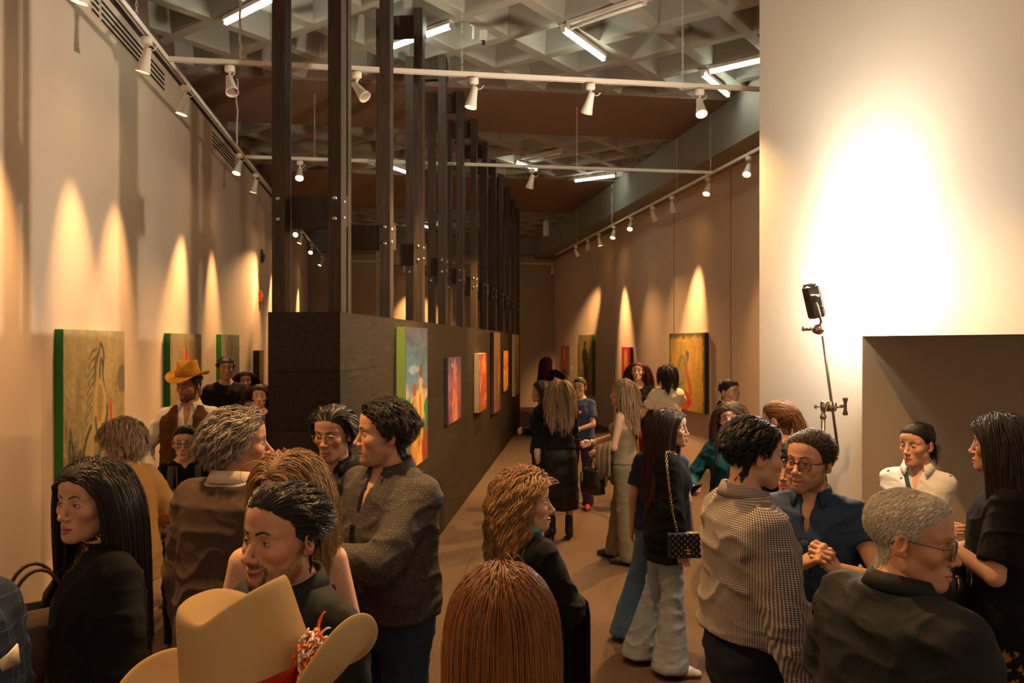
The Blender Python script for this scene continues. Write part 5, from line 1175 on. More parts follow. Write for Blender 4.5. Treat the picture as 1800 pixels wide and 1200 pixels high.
# ---------------------------------------------------------------- cloth
def cloth(name, col, rough=.85, kind=None, c2=None, sc=1.0, weave=.25, sheen=.0, spec=.18):
    if name in _MATS: return _MATS[name]
    t = Nt(name); c = srgb(col); v = t.coord(); base = t.mix(t.noise(v, 6, 4), tuple(x * .82 for x in c), tuple(min(1, x * 1.15) for x in c))
    sep = t.n('ShaderNodeSeparateXYZ'); t.l(v, sep.inputs[0]); X, Y_, Z = sep.outputs
    k2 = srgb(c2) if c2 else None
    def bandf(src, per, w): return t.math('LESS_THAN', t.math('FRACT', t.math('MULTIPLY', src, 1 / per)), w)
    if kind == 'gingham':
        # two thin line families around the body and up it
        ang = t.math('ARCTAN2', X, Y_); a = bandf(t.math('MULTIPLY', ang, .19), .0068, .52); b = bandf(Z, .0068, .52); s_ = t.math('MULTIPLY', t.math('ADD', a, b), .5); base = t.mix(s_, base, k2)
    elif kind == 'dots':
        vo = t.n('ShaderNodeTexVoronoi'); vo.inputs['Scale'].default_value = 62 * sc; vo.inputs['Randomness'].default_value = .25; t.l(v, vo.inputs['Vector']); base = t.mix(t.math('LESS_THAN', vo.outputs['Distance'], .17), base, k2)
    elif kind == 'motif':
        vo = t.n('ShaderNodeTexVoronoi'); vo.inputs['Scale'].default_value = 17; vo.inputs['Randomness'].default_value = .6; t.l(v, vo.inputs['Vector']); base = t.mix(t.math('LESS_THAN', vo.outputs['Distance'], .13), base, k2)
    elif kind == 'pane':
        base = t.mix(t.math('MAXIMUM', bandf(X, .07, .03), bandf(Z, .07, .03)), base, k2)
    elif kind == 'plaid':
        f = t.math('ADD', t.math('MULTIPLY', bandf(X, .05, .4), .5), t.math('MULTIPLY', bandf(Z, .05, .4), .5)); base = t.mix(f, base, k2)
    elif kind == 'denim':
        f = t.noise(t.coord((1, 1, .25)), 9, 5, .7); base = t.mix(t.math('MULTIPLY', f, .9), base, k2)
    elif kind == 'floral':
        f = t.noise(v, 26, 3, .6); base = t.mix(t.math('GREATER_THAN', f, .545), base, k2)
    elif kind == 'sequin':
        vo = t.n('ShaderNodeTexVoronoi'); vo.inputs['Scale'].default_value = 95; t.l(v, vo.inputs['Vector']); f = t.math('LESS_THAN', vo.outputs['Distance'], .33); base = t.mix(f, base, k2); t.l(f, t.b.inputs['Metallic'])
    elif kind == 'ribs':
        ang = t.math('ARCTAN2', X, Y_); base = t.mix(bandf(t.math('MULTIPLY', ang, .16), .008, .3), base, tuple(x * .55 for x in c))
    t.l(base, t.b.inputs['Base Color']); t.set(Roughness=rough, Specular_IOR_Level=spec, Sheen_Weight=sheen)
    f = t.noise(v, 300 if kind != 'leather' else 90, 2, .6); f2 = t.noise(v, 34, 4, .6); t.bump(t.math('ADD', t.math('MULTIPLY', f, .25), f2), weave, .006); _MATS[name] = t.m; return t.m
def ray(px): return -math.degrees(math.atan((px - 900) / FPX))
def per(label, px, py, Y, a, ha=None, **k):
    r = ray(px); return make_person(label, px, py, Y, a + r, (a if ha is None else ha) + r, seed=k.pop('seed', int(px) % 97 + 3), **k)
DK, BR, HN, BL, RD = (.014, .010, .008), (.045, .024, .013), (.20, .105, .042), (.34, .20, .085), (.10, .022, .012)
def long_(c1, L, c2=None, **k): d = dict(kind='long', L=L, n=1300, c1=c1, c2=c2 or c1, part=.008, vol=.016); d.update(k); return d
def short_(c1, L=.045, **k): d = dict(kind='short', L=L, n=1100, S=7, c1=c1, vol=.014, comb=(.2, -1, .3)); d.update(k); return d
def tied_(c1, **k): d = dict(kind='tied', L=.2, n=1000, c1=c1, vol=.007); d.update(k); return d
JB = cloth('black_wool', '100f0e'); J2 = cloth('black_cotton', '0f0e0e', .9); TR = cloth('dark_trousers', '141316', .85); NV = cloth('navy_trousers', '1b2230', .85)
JD = cloth('dark_denim', '1c2a3c', .85, 'denim', '34475c'); JL = cloth('light_denim', '7c8890', .85, 'denim', 'b4bac0'); JM = cloth('mid_denim', '3c5570', .85, 'denim', '64809a')
tr = lambda m, **k: dict(kind='trousers', mat=m, **k)
CROSS = {'r': ((-.15, .21, 1.14), (1, -.3, -.7), (-1, .1, .1), (0, -1, 0)), 'l': ((-.24, .16, 1.19), (1, -.3, -.7), (-1, .1, .2), (0, -1, 0))}
DOWN = ((.235, .03, .83), (.4, -1, 0)); HIP = ((.235, .08, .93), (1, -.6, .0))
def arms(r=DOWN, l=DOWN): return {'r': r, 'l': l}
def strap(label_name, m, w=.018, th=.004):
    """builds a strap tube through world points"""
    def f(parent, pts): b = MB(); b.tube(pts, w, 8, flat=th / w); return b.build(label_name, m, parent)
    return f
def on_front(c, name, x, z, back=False):
    V = c['made'][name]; m = (np.abs(V[:, 0] - x) < .018) & (np.abs(V[:, 2] - z) < .018) & ((V[:, 1] < 0) if back else (V[:, 1] > -.01))
    return (V[m, 1].min() if back else V[m, 1].max()) if m.any() else (-.1 if back else .1)
def band_on(c, name, x0, x1, parent, mat_, nm, w=.02, back=False, zt=1.42, zb=1.0, over=True):
    pts = []
    for t in np.linspace(0, 1, 14):
        z = zt + (zb - zt) * t; x = x0 + (x1 - x0) * t; pts.append((x, on_front(c, name, x, z, back) + (-.006 if back else .006), z))
    b = MB(); b.tube(c['bend'](np.array(pts)), w * c['s'], 8, flat=.2, up=(0, 1, 0)); return b.build(nm, mat_, parent)
m_gold = mat('gold_metal', (.75, .50, .18), .25, 1); m_leather = cloth('black_leather', '141313', .32, 'leather', weave=.2, sheen=0, spec=.6); m_silver = mat('silver_metal', (.7, .68, .65), .2, 1)
def phone(label, p, rz=0, tilt=0):
    r = thing('phone', label, 'phone', tuple(p), rz); b = MB(); b.box((0, 0, 0), (.072, .009, .148), Rx(tilt), bev=.004); b.build('case', mat('phone_black', (.012, .012, .014), .25), r, smooth=False)
    b = MB(); b.box(tuple(Rx(tilt) @ [0, .0052, 0]), (.064, .001, .136), Rx(tilt)); b.build('screen', mat('phone_screen', (.02, .022, .03), .1), r, smooth=False); b = MB(); b.box(tuple(Rx(tilt) @ [-.02, -.0055, .055]), (.02, .003, .02), Rx(tilt)); b.build('camera_bump', mat('phone_black'), r, smooth=False)
# ---------------------------------------------------------------- guests, left
def sq(c):
    b = MB(); b.add(c['bend'](np.array([(-.135, .165, 1.27), (-.085, .172, 1.27), (-.12, .178, 1.325), (-.095, .182, 1.31), (-.075, .170, 1.295)])), [(0, 1, 2, 2), (1, 3, 2, 2), (1, 4, 3, 3)]); b.build('pocket_square', mat('silk_white', 'd8cdb8', .5), c['root'], solid=.004)
per('person in a navy windowpane jacket, only one shoulder inside the frame', -130, 856, 1.9, -150, hair=short_(DK), fat=.04, top=[dict(name='jacket', mat=cloth('navy_pane', '1d2a3e', .85, 'pane', '3a4a60'), neck='v', hem=.78, off=.024, loose=.19)], bottom=tr(NV), extra=sq)
def p2(c):
    co = MB(); ph = np.linspace(0, 2 * math.pi, 33)[:-1]
    G = np.array([np.stack([np.sin(ph) * r, np.cos(ph) * r * 1.02 - .012, np.full(32, z) - .012 * np.cos(ph)], -1) for r, z in ((.066, 1.440), (.058, 1.470), (.054, 1.500), (.052, 1.505))]); co.grid(c['bend'](G.reshape(-1, 3)).reshape(G.shape), wrap=True); co.build('sequin_collar', cloth('sequins', '1a1410', .35, 'sequin', 'b08850'), c['root'], solid=.003)
per('woman with long straight black hair in a black blazer gazing past the horse painting', 160, 812, 2.5, 102, 131, sex='f', hs=1.02, fat=.03, face=dict(skin='mid', fat=.006, cheek=.05, eyeopen=.7, lips=(.36, .10, .09), gaze=(.002, 0), w=.03), hair=long_(DK, .58, part=-.01, vol=.018, n=2200, hl=.002, rough=.34, cl=.4, back=-.15, mess=.015, frizz=.0004),
    top=[dict(name='sequin_blouse', mat=cloth('sequins', '1a1410', .35, 'sequin', 'b08850'), neck='turtle', hem=.9), dict(name='blazer', mat=JB, neck='v', hem=.70, off=.028, loose=.175, open=(.045, .06))], bottom=tr(TR), arms=arms(l=((.25, .0, .85), (1, -1, 0))), extra=p2)
def p3(c): glasses((.25, .2, .15), metal=1, thick=.0012)(c)
per('woman with short wavy ash hair in a tan suede jacket facing the horse painting', 212, 742, 4.6, 22, 62, sex='f', fat=.045, hair=short_((.20, .12, .058), .125, n=2000, S=11, vol=.034, comb=(0, -.9, -.35), partcomb=.5, wave=(.006, 1.6), c2=(.40, .27, .14), r=.0022, grav=.30, sideshort=.1, lift=.3, clump=14),
    top=[dict(name='jacket', mat=cloth('tan_suede', 'b07a3c', .9), neck='crew', hem=.74, off=.024, loose=.18, flare=.02)], bottom=tr(cloth('brown_trousers', '6a4526', .9)), arms=arms(r=((.20, .18, 1.0), (1, -1, 0))), extra=p3)
per('man in a mustard cowboy hat and brown vest over a white shirt', 331, 650, 6.3, 168, 148, hp=-8, face=dict(skin='tan', beard=.85, eyeopen=.5), hair=short_(DK, .03), hat=cowboy_hat(cloth('mustard_felt', 'c8912c', .9), band=cloth('mustard_band', 'a8741e', .8), crown=.100, brim=.088, curl=.035, scale=1.0),
    top=[dict(name='shirt', mat=cloth('white_linen', 'd8d0c2', .9), neck='collar', hem=.86, vdepth=.2, vw=.03), dict(name='vest', mat=cloth('brown_vest', '553422', .8), neck='v', sleeve='none', off=.030, hem=.88, open=(.055, .05))], bottom=tr(TR), arms=arms(HIP, HIP), fat=.02)
per('man in a black tee holding a phone beside the grey green painting', 397, 629, 9.2, 186, face=dict(skin='tan', nosew=.1), hair=short_(DK, .05, comb=(.8, -.5, .2)), top=[dict(name='tee', mat=J2, sleeve='short')], bottom=tr(TR), arms=arms(l=((.08, .30, 1.14), (1, -.3, -.6))), hands=('relax', 'hold'),
    extra=lambda c: phone('dark phone held by the man in the black tee', c['world']((-.10, .385, 1.20)), rad(c['by']), -.3))
per('woman half hidden behind the shoulder of the man in the black tee', 432, 653, 9.9, 186, 180, sex='f', face=dict(skin='mid'), hair=long_(BR, .50), top=[dict(name='blouse', mat=J2)], bottom=tr(TR))
per('woman with long brown hair peeking from behind the partition end', 457, 676, 8.0, 172, 176, sex='f', face=dict(skin='light', lips=(.5, .12, .1)), hair=long_(BR, .56, (.12, .06, .03), part=.02, wave=(.006, 1.5)), top=[dict(name='blouse', mat=J2, neck='deep')], bottom=tr(TR))
def p8(c):
    glasses((.02, .02, .03), rw=.025, rh=.019)(c)
    g_ = cloth('strap_grey', '4a4844', .7)
    for s_ in (-1, 1): band_on(c, 'top', s_ * .095, s_ * .11, c['root'], g_, 'backpack_strap', .024)
    band_on(c, 'top', .06, .03, c['root'], cloth('lanyard', '6a4a30', .7), 'lanyard', .006)
    w = c['bend']; b = MB(); b.box((0, -.19, 1.20), (.28, .14, .40), bev=.05); b.xf(w); b.build('backpack', cloth('pack_brown', '5a4632', .85), c['root'])
per('woman with glasses in a black top with grey backpack straps', 325, 748, 5.3, 178, 172, sex='f', face=dict(skin='light', lips=(.5, .08, .07), browt=.0030), hair=tied_(DK, extra=[dict(kind='tail', at=(.02, -.1, -.02), L=.30, w=.02)]), top=[dict(name='top', mat=J2, sleeve='short', neck='v', vw=.05, vdepth=.10, maxz=None, hem=1.0), dict(name='print_apron', mat=cloth('tan_print', '8a7050', .85, 'floral', '2a221c'), sleeve='none', off=.02, hem=.85, neck='deep', maxz=1.26)], bottom=tr(TR), arms=arms(r=((-.02, .24, 1.02), (1, -.5, -.4)), l=((.10, .22, 1.0), (1, -.5, -.4))), extra=p8)
per('man with wavy grey hair in a brown grey suit seen from behind, talking', 420, 722, 3.12, -38, -86, fat=.075, hs=1.06, face=dict(skin='tan', open=.006, fat=.012, nose=.006, w=.02), hair=short_((.10, .075, .055), .11, n=1900, S=10, grey=.45, vol=.016, comb=(0, -1, -.05), wave=(.007, 1.6), grav=.25, sideshort=.05, r=.0024, lift=.25, hl=.006),
    top=[dict(name='shirt', mat=cloth('cream_shirt', 'c8b8a0', .85), neck='collar', hem=1.0), dict(name='suit_jacket', mat=cloth('brown_suit', '4c3d33', .9), neck='v', hem=.70, off=.030, loose=.19, ztop=1.45)], bottom=tr(cloth('brown_suit', '4c3d33', .9)), arms=arms(r=((.22, .12, .86), (1, -1, 0))))
def p10(c):
    m = cloth('burgundy', '6a1c20', .7)
    for s_ in (-1, 1):
        for k in (.085, .105):
            V = c['bend'](np.array([(s_ * k, .10, 1.30), (s_ * k, .085, 1.36), (s_ * (k + .005), .03, 1.425), (s_ * (k + .005), -.03, 1.43), (s_ * k, -.085, 1.36), (s_ * (k - .01), -.10, 1.28)])); b = MB(); b.tube(V, .004, 6); b.build('shoulder_strap', m, c['root'])
    glasses((.02, .015, .01))(c)
per('honey blonde woman with bare shoulders and thin burgundy straps', 505, 800, 2.5, 172, 152, hp=-8, hr=-6, sex='f', face=dict(skin='light', eyeopen=.6), hair=long_((.21, .115, .05), .30, (.40, .25, .12), n=1900, vol=.022, wave=(.004, 1.2), part=.015, cl=.6), top=[dict(name='camisole', mat=cloth('burgundy', '6a1c20', .7), sleeve='strapless', topz=1.30, hem=.86)], bottom=tr(TR), arms=arms(r=((.22, .06, .86), (1, -1, 0)), l=((.24, .03, .85), (1, -1, 0))), extra=p10)
per('smiling man with a goatee and slick black hair in a dark shirt', 497, 858, 2.0, 128, 132, hp=2, face=dict(skin='tan', beard=1.0, goatee=1, smile=1, open=.011, w=.03, jaw=.06, nose=.004, nosew=.2, eyeopen=.55, browt=.0034, fat=.006), hs=1.03, fat=.03, hair=short_(DK, .075, n=1700, S=9, comb=(0, -1, .12), hl=.016, side=.02, vol=.010, rough=.3, lift=.05, cl=.7, grav=.08, mess=.02), top=[dict(name='shirt', mat=cloth('green_black_shirt', '151c17', .7), neck='collar', hem=.84, off=.018, placket=1)], bottom=tr(TR))
per('person in a cream felt cowboy hat with a red band and feather tuft', 476, 1108, 1.08, -30, -30, hr=-14, hp=-2, H=1.602, hair=short_(DK, .03), top=[dict(name='shirt', mat=cloth('cream_shirt', 'c8b8a0', .85), neck='collar')], bottom=tr(JD), fat=.02,
    hat=cowboy_hat(cloth('cream_felt', 'a5895c', .95, weave=.12), band=cloth('red_band', '8c1414', .6), feather=.001, crown=.135, brim=.105, curl=.085, scale=1.06))
def p13(c): glasses((.30, .28, .26), metal=1, thick=.0011, rw=.024, rh=.016, square=3.6)(c)
per('man in thin glasses and a black jacket looking down beside the dotted shirt', 586, 717, 3.75, 158, 152, hp=-6, face=dict(skin='tan', frown=.002, eyeopen=.45, fat=.004, long=.006), hair=short_((.022, .018, .015), .12, n=1600, S=10, comb=(.3, -1, .1), vol=.014, lift=.12, grav=.25, grey=.10, sideshort=.1, wave=(.004, 1.2), hl=.008, rough=.35), top=[dict(name='shirt', mat=cloth('dark_shirt', '1d1e22', .6), neck='collar', hem=.86, placket=1, vdepth=.06), dict(name='jacket', mat=JB, neck='v', hem=.84, off=.030, open=(.065, .09), loose=.18)], bottom=tr(TR), arms=arms(r=((.12, .25, 1.17), (1, -.4, -.6))), hands=('fist', 'relax'), extra=p13)
per('big man in a dark dotted shirt and jeans standing with crossed arms', 676, 706, 3.2, 128, 98, fat=.085, hs=1.04, face=dict(skin='mid', fat=.014, cheek=.05, w=.03, open=.003, shave=0, beard=.25), hair=short_((.020, .014, .010), .060, n=2200, S=10, vol=.014, wave=(.006, 1.5), comb=(.1, -1, .1), r=.0022, mess=.12, lift=.20, sideshort=.3, hl=.010, clump=16), top=[dict(name='dotted_shirt', mat=cloth('dotted_black', '3b3837', .75, 'dots', '8a8278', 1.7), neck='collar', hem=.93, off=.022, placket=1, vdepth=.16, vw=.04, loose=.18, folds=.009)], bottom=tr(JD, legr=(.105, .075, .060)), arms={'r': DOWN, 'l': ((.03, .36, 1.19), (1, -.3, -.7), (-1, .0, .0), (0, -1, 0))}, shoes=dict(col=(.03, .02, .015)))
# ---------------------------------------------------------------- guests, middle
def p15(c):
    R_ = c['root']; b = MB(); rng = np.random.RandomState(3)
    # folded coat over the forearm
    th = np.linspace(0, 1, 20); G = []
    for u in np.linspace(-1, 1, 22):
        x = -.02 + .13 * u; row = []
        for t_ in th:
            a = math.pi * (t_ - .5) ; 
            if t_ < .4: y, z = .19 + .01 * math.sin(u * 9), 1.06 - .55 * (.4 - t_) / .4 * (1 + .06 * math.sin(u * 7))
            elif t_ < .6: q = (t_ - .4) / .2 * math.pi; y, z = .25 - .06 * math.cos(q), 1.06 + .05 * math.sin(q)
            else: y, z = .31 + .015 * math.sin(u * 8 + 1), 1.06 - .60 * (t_ - .6) / .4 * (1 + .05 * math.sin(u * 5))
            row.append((x, y, z))
        G.append(row)
    G = np.array(G); b.grid(c['worlds'](G.reshape(-1, 3)).reshape(G.shape)); o = b.build('folded_coat', JB, None, solid=.022); tag(o, 'black coat folded over the arm of the curly blonde woman', 'coat')
    for k in range(3):
        p = c['world']((.09, .33, .92 - .09 * k)); b = MB(); b.lathe([(0, .004), (.007, .003), (.008, 0)], 10, np.block([[Rz(rad(c['by'])) @ Rx(-math.pi / 2), p[:, None]], [np.zeros((1, 3)), np.ones((1, 1))]])); b.build('snap_button', m_silver, o)
    V = [(.125, on_front(c, 'jacket', .12, 1.20, True) - .01, 1.10), (.125, on_front(c, 'jacket', .125, 1.30, True) - .008, 1.30), (.120, -.05, 1.447), (.120, .05, 1.42), (.115, .12, 1.25), (.13, .12, 1.05)]
    b = MB(); b.tube(c['bend'](np.array(V)), .012, 8, flat=.35); b.build('bag_strap', m_leather, R_)
per('woman with curly blonde hair in a black jacket over a teal collar', 925, 832, 3.3, -52, -90, sex='f', fat=.03, hs=1.06, face=dict(skin='light', smile=.8, lips=(.5, .07, .08), eyeopen=.6, nose=.003, fat=.006), hair=long_((.20, .105, .042), .30, (.46, .28, .12), n=2200, vol=.034, wave=(.013, 3.4), wrand=.12, r=.0024, part=.02, frizz=.0009, cl=.55, clump=34, back=.25, S=26, grav=.5, maxy=.022),
    top=[dict(name='shirt', mat=cloth('teal_shirt', '3fa8a4', .7), neck='collar', hem=1.0, gap=.35), dict(name='jacket', mat=JB, neck='v', hem=.76, off=.028, loose=.175)], bottom=tr(TR), arms=arms(r=((.06, .26, 1.08), (1, -.6, -.4)), l=((.08, .26, 1.06), (1, -.6, -.4))), extra=p15)
per('person with straight auburn hair seen from behind in the front row', 882, 1000, 1.75, 4, 2, sex='f', hair=long_((.15, .055, .018), .36, (.30, .13, .042), n=4200, vol=.021, part=-.006, r=.0017, cl=.10, rough=.36, back=.1, clump=20, S=22, frizz=.0004, mess=.015, partw=.05), top=[dict(name='blazer', mat=JB, off=.022, hem=.76)], bottom=tr(TR))
per('red haired woman in a dark jacket at the far corner', 962, 628, 17.5, -30, -55, sex='f', hair=long_((.07, .014, .012), .42, vol=.03), top=[dict(name='jacket', mat=cloth('blue_black', '14171d'), off=.02)], bottom=tr(TR), arms=arms(r=((.06, .26, 1.42), (1, -.3, -.6))), hands=('hold', 'relax'))
per('dark haired woman in a navy jacket with crossed arms near the partition', 951, 670, 8.8, 70, 98, sex='f', face=dict(skin='light'), hair=long_((.035, .016, .010), .54, (.09, .035, .018), vol=.02), top=[dict(name='jacket', mat=cloth('navy_jacket', '232b3a', .8), hem=.88, off=.022)], bottom=dict(kind='skirt', hem=.25, hemw=.17, mat=cloth('plum_skirt', '38211e'), name='skirt'), arms=CROSS)
def p19(c):
    p = c['world']((-.245, -.02, .90)); r = thing('shoulder_bag', 'small beige bag at the hip of the woman in the pleated skirt', 'bag', tuple(p), rad(c['by'] + 80)); b = MB(); b.box((0, 0, 0), (.19, .05, .15), bev=.02); b.build('pouch', cloth('beige_bag', 'a08a6c', .6), r)
    b = MB(); b.box((0, .028, .03), (.18, .008, .08), bev=.003); b.build('flap', cloth('beige_bag', 'a08a6c', .6), r); b = MB(); b.tube(c['worlds']([(-.20, .0, .97), (-.19, -.02, 1.2), (-.13, -.03, 1.44), (-.10, .05, 1.40)]) - p, .006, 6); o = b.build('bag_strap', m_leather, None); o.parent = r; o.matrix_parent_inverse = Matrix.Rotation(-rad(c['by'] + 80), 4, 'Z')
per('woman with wavy blonde hair in a black top and pleated skirt, back turned', 984, 668, 8.3, 8, 2, sex='f', hair=long_((.17, .095, .045), .42, (.38, .25, .13), n=1600, vol=.024, wave=(.010, 2.0), cl=.6), top=[dict(name='top', mat=J2, neck='wide', hem=.98)], bottom=dict(kind='skirt', hem=.33, hemw=.20, pleat=36, mat=cloth('pleated_black', '232120', .5), name='pleated_skirt'), shoes=dict(kind='boot', col=(.012, .011, .010)), arms=arms(r=((.13, .17, .86), (1, -1, 0)), l=((-.04, .20, .86), (1, -1, 0))), extra=p19)
def p20(c):
    glasses((.02, .018, .02), rh=.018)(c); b = MB(); V = [(x, on_front(c, 'tee', x, 1.27 + dz) + .004, 1.27 + dz) for x, dz in ((-.06, .02), (.06, .035), (.045, -.02), (-.03, -.035))]; b.add(c['bend'](np.array(V)), [(0, 1, 2, 3)]); b.build('shirt_print', mat('print_coral', 'c05a48', .7), c['root'], solid=.002)
    a = c['A']['l']; p = a['W'] - (a['W'] - a['E']) * .06; d = nrm(a['W'] - a['E']); b = MB(); b.tube(c['bend'](np.array([p - d * .012, p + d * .012])), .034, 14); b.build('wristband', mat('band_green', '5cae6c', .5), c['root'])
per('woman with glasses in a navy printed tee, plaid trousers and red shoes', 1019, 664, 9.8, 166, 160, sex='f', fat=.045, face=dict(skin='mid', fat=.006, w=.02), hair=tied_((.03, .016, .010)), top=[dict(name='tee', mat=cloth('navy_tee', '39455a', .9), sleeve='short', hem=.88, loose=.16)], bottom=tr(cloth('plaid_plum', '33283a', .9, 'plaid', '54304a'), flare=.02), shoes=dict(col=(.40, .045, .035)), arms=arms(r=((.10, .24, 1.06), (1, -.6, -.4)), l=((.02, .26, 1.06), (1, -.5, -.4))), extra=p20)
def p21(c):
    kh = cloth('khaki', '83765c', .85); a = c['A']['l']; 
    m = (a['E'] + a['W']) / 2; b = MB(); rng = np.random.RandomState(2); G = []
    for u in np.linspace(-1, 1, 14):
        q = a['E'] + (a['W'] - a['E']) * (.5 + .40 * u); row = []
        for t_ in np.linspace(0, 1, 22):
            an = (t_ - .5) * 3.6; 
            if abs(an) < 1.57: off = np.array([.065 * math.sin(an), 0, .065 * math.cos(an)])
            else: off = np.array([.065 * np.sign(an), 0, -(abs(an) - 1.57) * (1.35 if an > 0 else 1.0) * (1 + .12 * math.sin(u * 6))])
            row.append(q + off + [.012 * math.sin(u * 8 + t_ * 3), 0, 0])
        G.append(row)
    G = np.array(G); b.grid(c['worlds'](G.reshape(-1, 3)).reshape(G.shape)); o = b.build('draped_jacket', kh, None, solid=.02); tag(o, 'khaki jacket draped over the forearm of the blonde in the jumpsuit', 'jacket')
    p = c['world'](a['W'] + [-.05, .02, -.24]); r = thing('handbag', 'black bucket handbag hanging from the arm of the blonde in the jumpsuit', 'bag', tuple(p), rad(c['by'] + 70)); b = MB(); K = []
    for z, w, d in ((-.13, .10, .065), (-.125, .118, .075), (-.02, .105, .065), (.08, .085, .05), (.10, .088, .052)): th = np.linspace(0, 2 * math.pi, 25)[:-1]; K.append(np.stack([np.sign(np.cos(th)) * np.abs(np.cos(th)) ** .6 * w, np.sign(np.sin(th)) * np.abs(np.sin(th)) ** .6 * d, np.full(24, z)], -1))
    b.grid(np.array(K), wrap=True); b.add(K[0][::-1], [(0, k, k + 1, k + 1) for k in range(1, 23)]); b.build('bucket', m_leather, r, solid=.004)
    for s_ in (-1, 1): b = MB(); th = np.linspace(0, math.pi, 12); b.tube(np.stack([.07 * np.cos(th), np.full(12, s_ * .045), .09 + .13 * np.sin(th)], -1), .006, 7); b.build('handle', m_leather, r)
    b = MB(); b.tube([(.09, .06, .07), (.095, .065, 0), (.09, .06, -.10)], .008, 6); b.tube([(.06, .07, .07), (.06, .075, -.02), (.065, .07, -.16)], .006, 6); b.build('tassel_cord', m_leather, r)
    band = MB(); w = c['A']['r']; d = nrm(w['W'] - w['E']); q = w['W'] - d * .02; band.tube(c['bend'](np.array([q - d * .010, q + d * .010])), .030, 14); band.build('bracelet', m_gold, c['root'])
    phone('dark phone in the raised hand of the blonde in the jumpsuit', c['world'](w['W'] + d * .12 + [0, 0, .03]), rad(c['by'] + 90), -.9)
per('blonde woman in a strapless khaki jumpsuit with a black handbag', 1093, 668, 7.45, 72, 92, sex='f', face=dict(skin='light', smile=.5, lips=(.5, .12, .1)), hair=long_((.17, .098, .045), .39, (.44, .30, .16), n=1700, vol=.022, wave=(.007, 1.6), part=-.01, cl=.6), top=[dict(name='jumpsuit_bodice', mat=cloth('khaki', '83765c', .85), sleeve='strapless', topz=1.285, hem=.94)], bottom=dict(kind='trousers', mat=cloth('khaki', '83765c', .85), flare=.02, legr=(.095, .074, .082), waist=1.06, hem=.035, name='jumpsuit_legs'), arms=arms(r=((.03, .36, 1.10), (1, -.4, -.6)), l=((.10, .24, 1.02), (.6, -1, 0))), hands=('hold', 'relax'), feet={'r': (.085, .13, 0), 'l': (.10, -.08, 0)}, extra=p21)
per('red haired woman in a black blazer and red trousers', 1121, 637, 10.3, 176, 172, hp=8, sex='f', face=dict(skin='light', lips=(.35, .1, .09), open=.004), hair=long_((.085, .022, .014), .56, (.13, .035, .02), n=1500, vol=.016), top=[dict(name='top', mat=J2, neck='deep'), dict(name='blazer', mat=cloth('black_twill', '151312'), off=.028, hem=.76, open=(.05, .08), neck='deep')], bottom=tr(cloth('red_trousers', '9c1822', .8)))
def p23(c):
    a = c['A']['l']; d = nrm(a['W'] - a['E']); p = a['W'] - d * .02; b = MB(); b.tube(c['bend'](np.array([p - d * .012, p + d * .012])), .031, 14); b.build('watch', m_silver, c['root'])
per('woman with a black bob in a cream tee facing the golden painting', 1172, 642, 9.8, 12, 32, sex='f', face=dict(skin='mid'), hair=long_(DK, .20, n=1500, vol=.026, back=.1), top=[dict(name='tee', mat=cloth('cream_knit', 'd2bfa2', .9), sleeve='short', loose=.15, hem=.90)], bottom=tr(cloth('beige_trousers', '9a7c58')), arms=arms(r=((.02, .26, 1.40), (1, -.3, -.6)), l=((.36, .22, 1.22), (.3, -.6, -1))), hands=('hold', 'hold'), extra=p23, fat=.02)
per('man with cropped dark hair in a black shirt near the white wall edge', 1282, 667, 7.8, -104, -128, fat=.03, hs=1.04, face=dict(skin='tan', shave=.8, frown=.0015, fat=.006, jaw=.06), hair=short_(DK, .014, n=900, S=4, vol=.006, lift=.9), top=[dict(name='shirt', mat=J2, neck='collar', hem=.86)], bottom=tr(TR))
def chainstrap(pts, parent, mi=None):
    p = np.array(pts); L = np.concatenate([[0], np.cumsum(np.linalg.norm(np.diff(p, axis=0), axis=1))]); n = int(L[-1] / .017); b = MB()
    for k in range(n):
        s_ = (k + .5) / n * L[-1]; q = np.array([np.interp(s_, L, p[:, i]) for i in range(3)]); q2 = np.array([np.interp(min(s_ + .01, L[-1]), L, p[:, i]) for i in range(3)]); t_ = nrm(q2 - q + 1e-6); n1 = nrm(np.cross(t_, [0, 1, .2])) ; n1 = n1 if k % 2 else np.cross(t_, n1); th = np.linspace(0, 2 * math.pi, 9)[:-1]
        b.tube(q + .011 * np.cos(th)[:, None] * t_ + .0065 * np.sin(th)[:, None] * n1, .0022, 4, closed=True)
    return b.build('chain_strap', m_gold, parent)
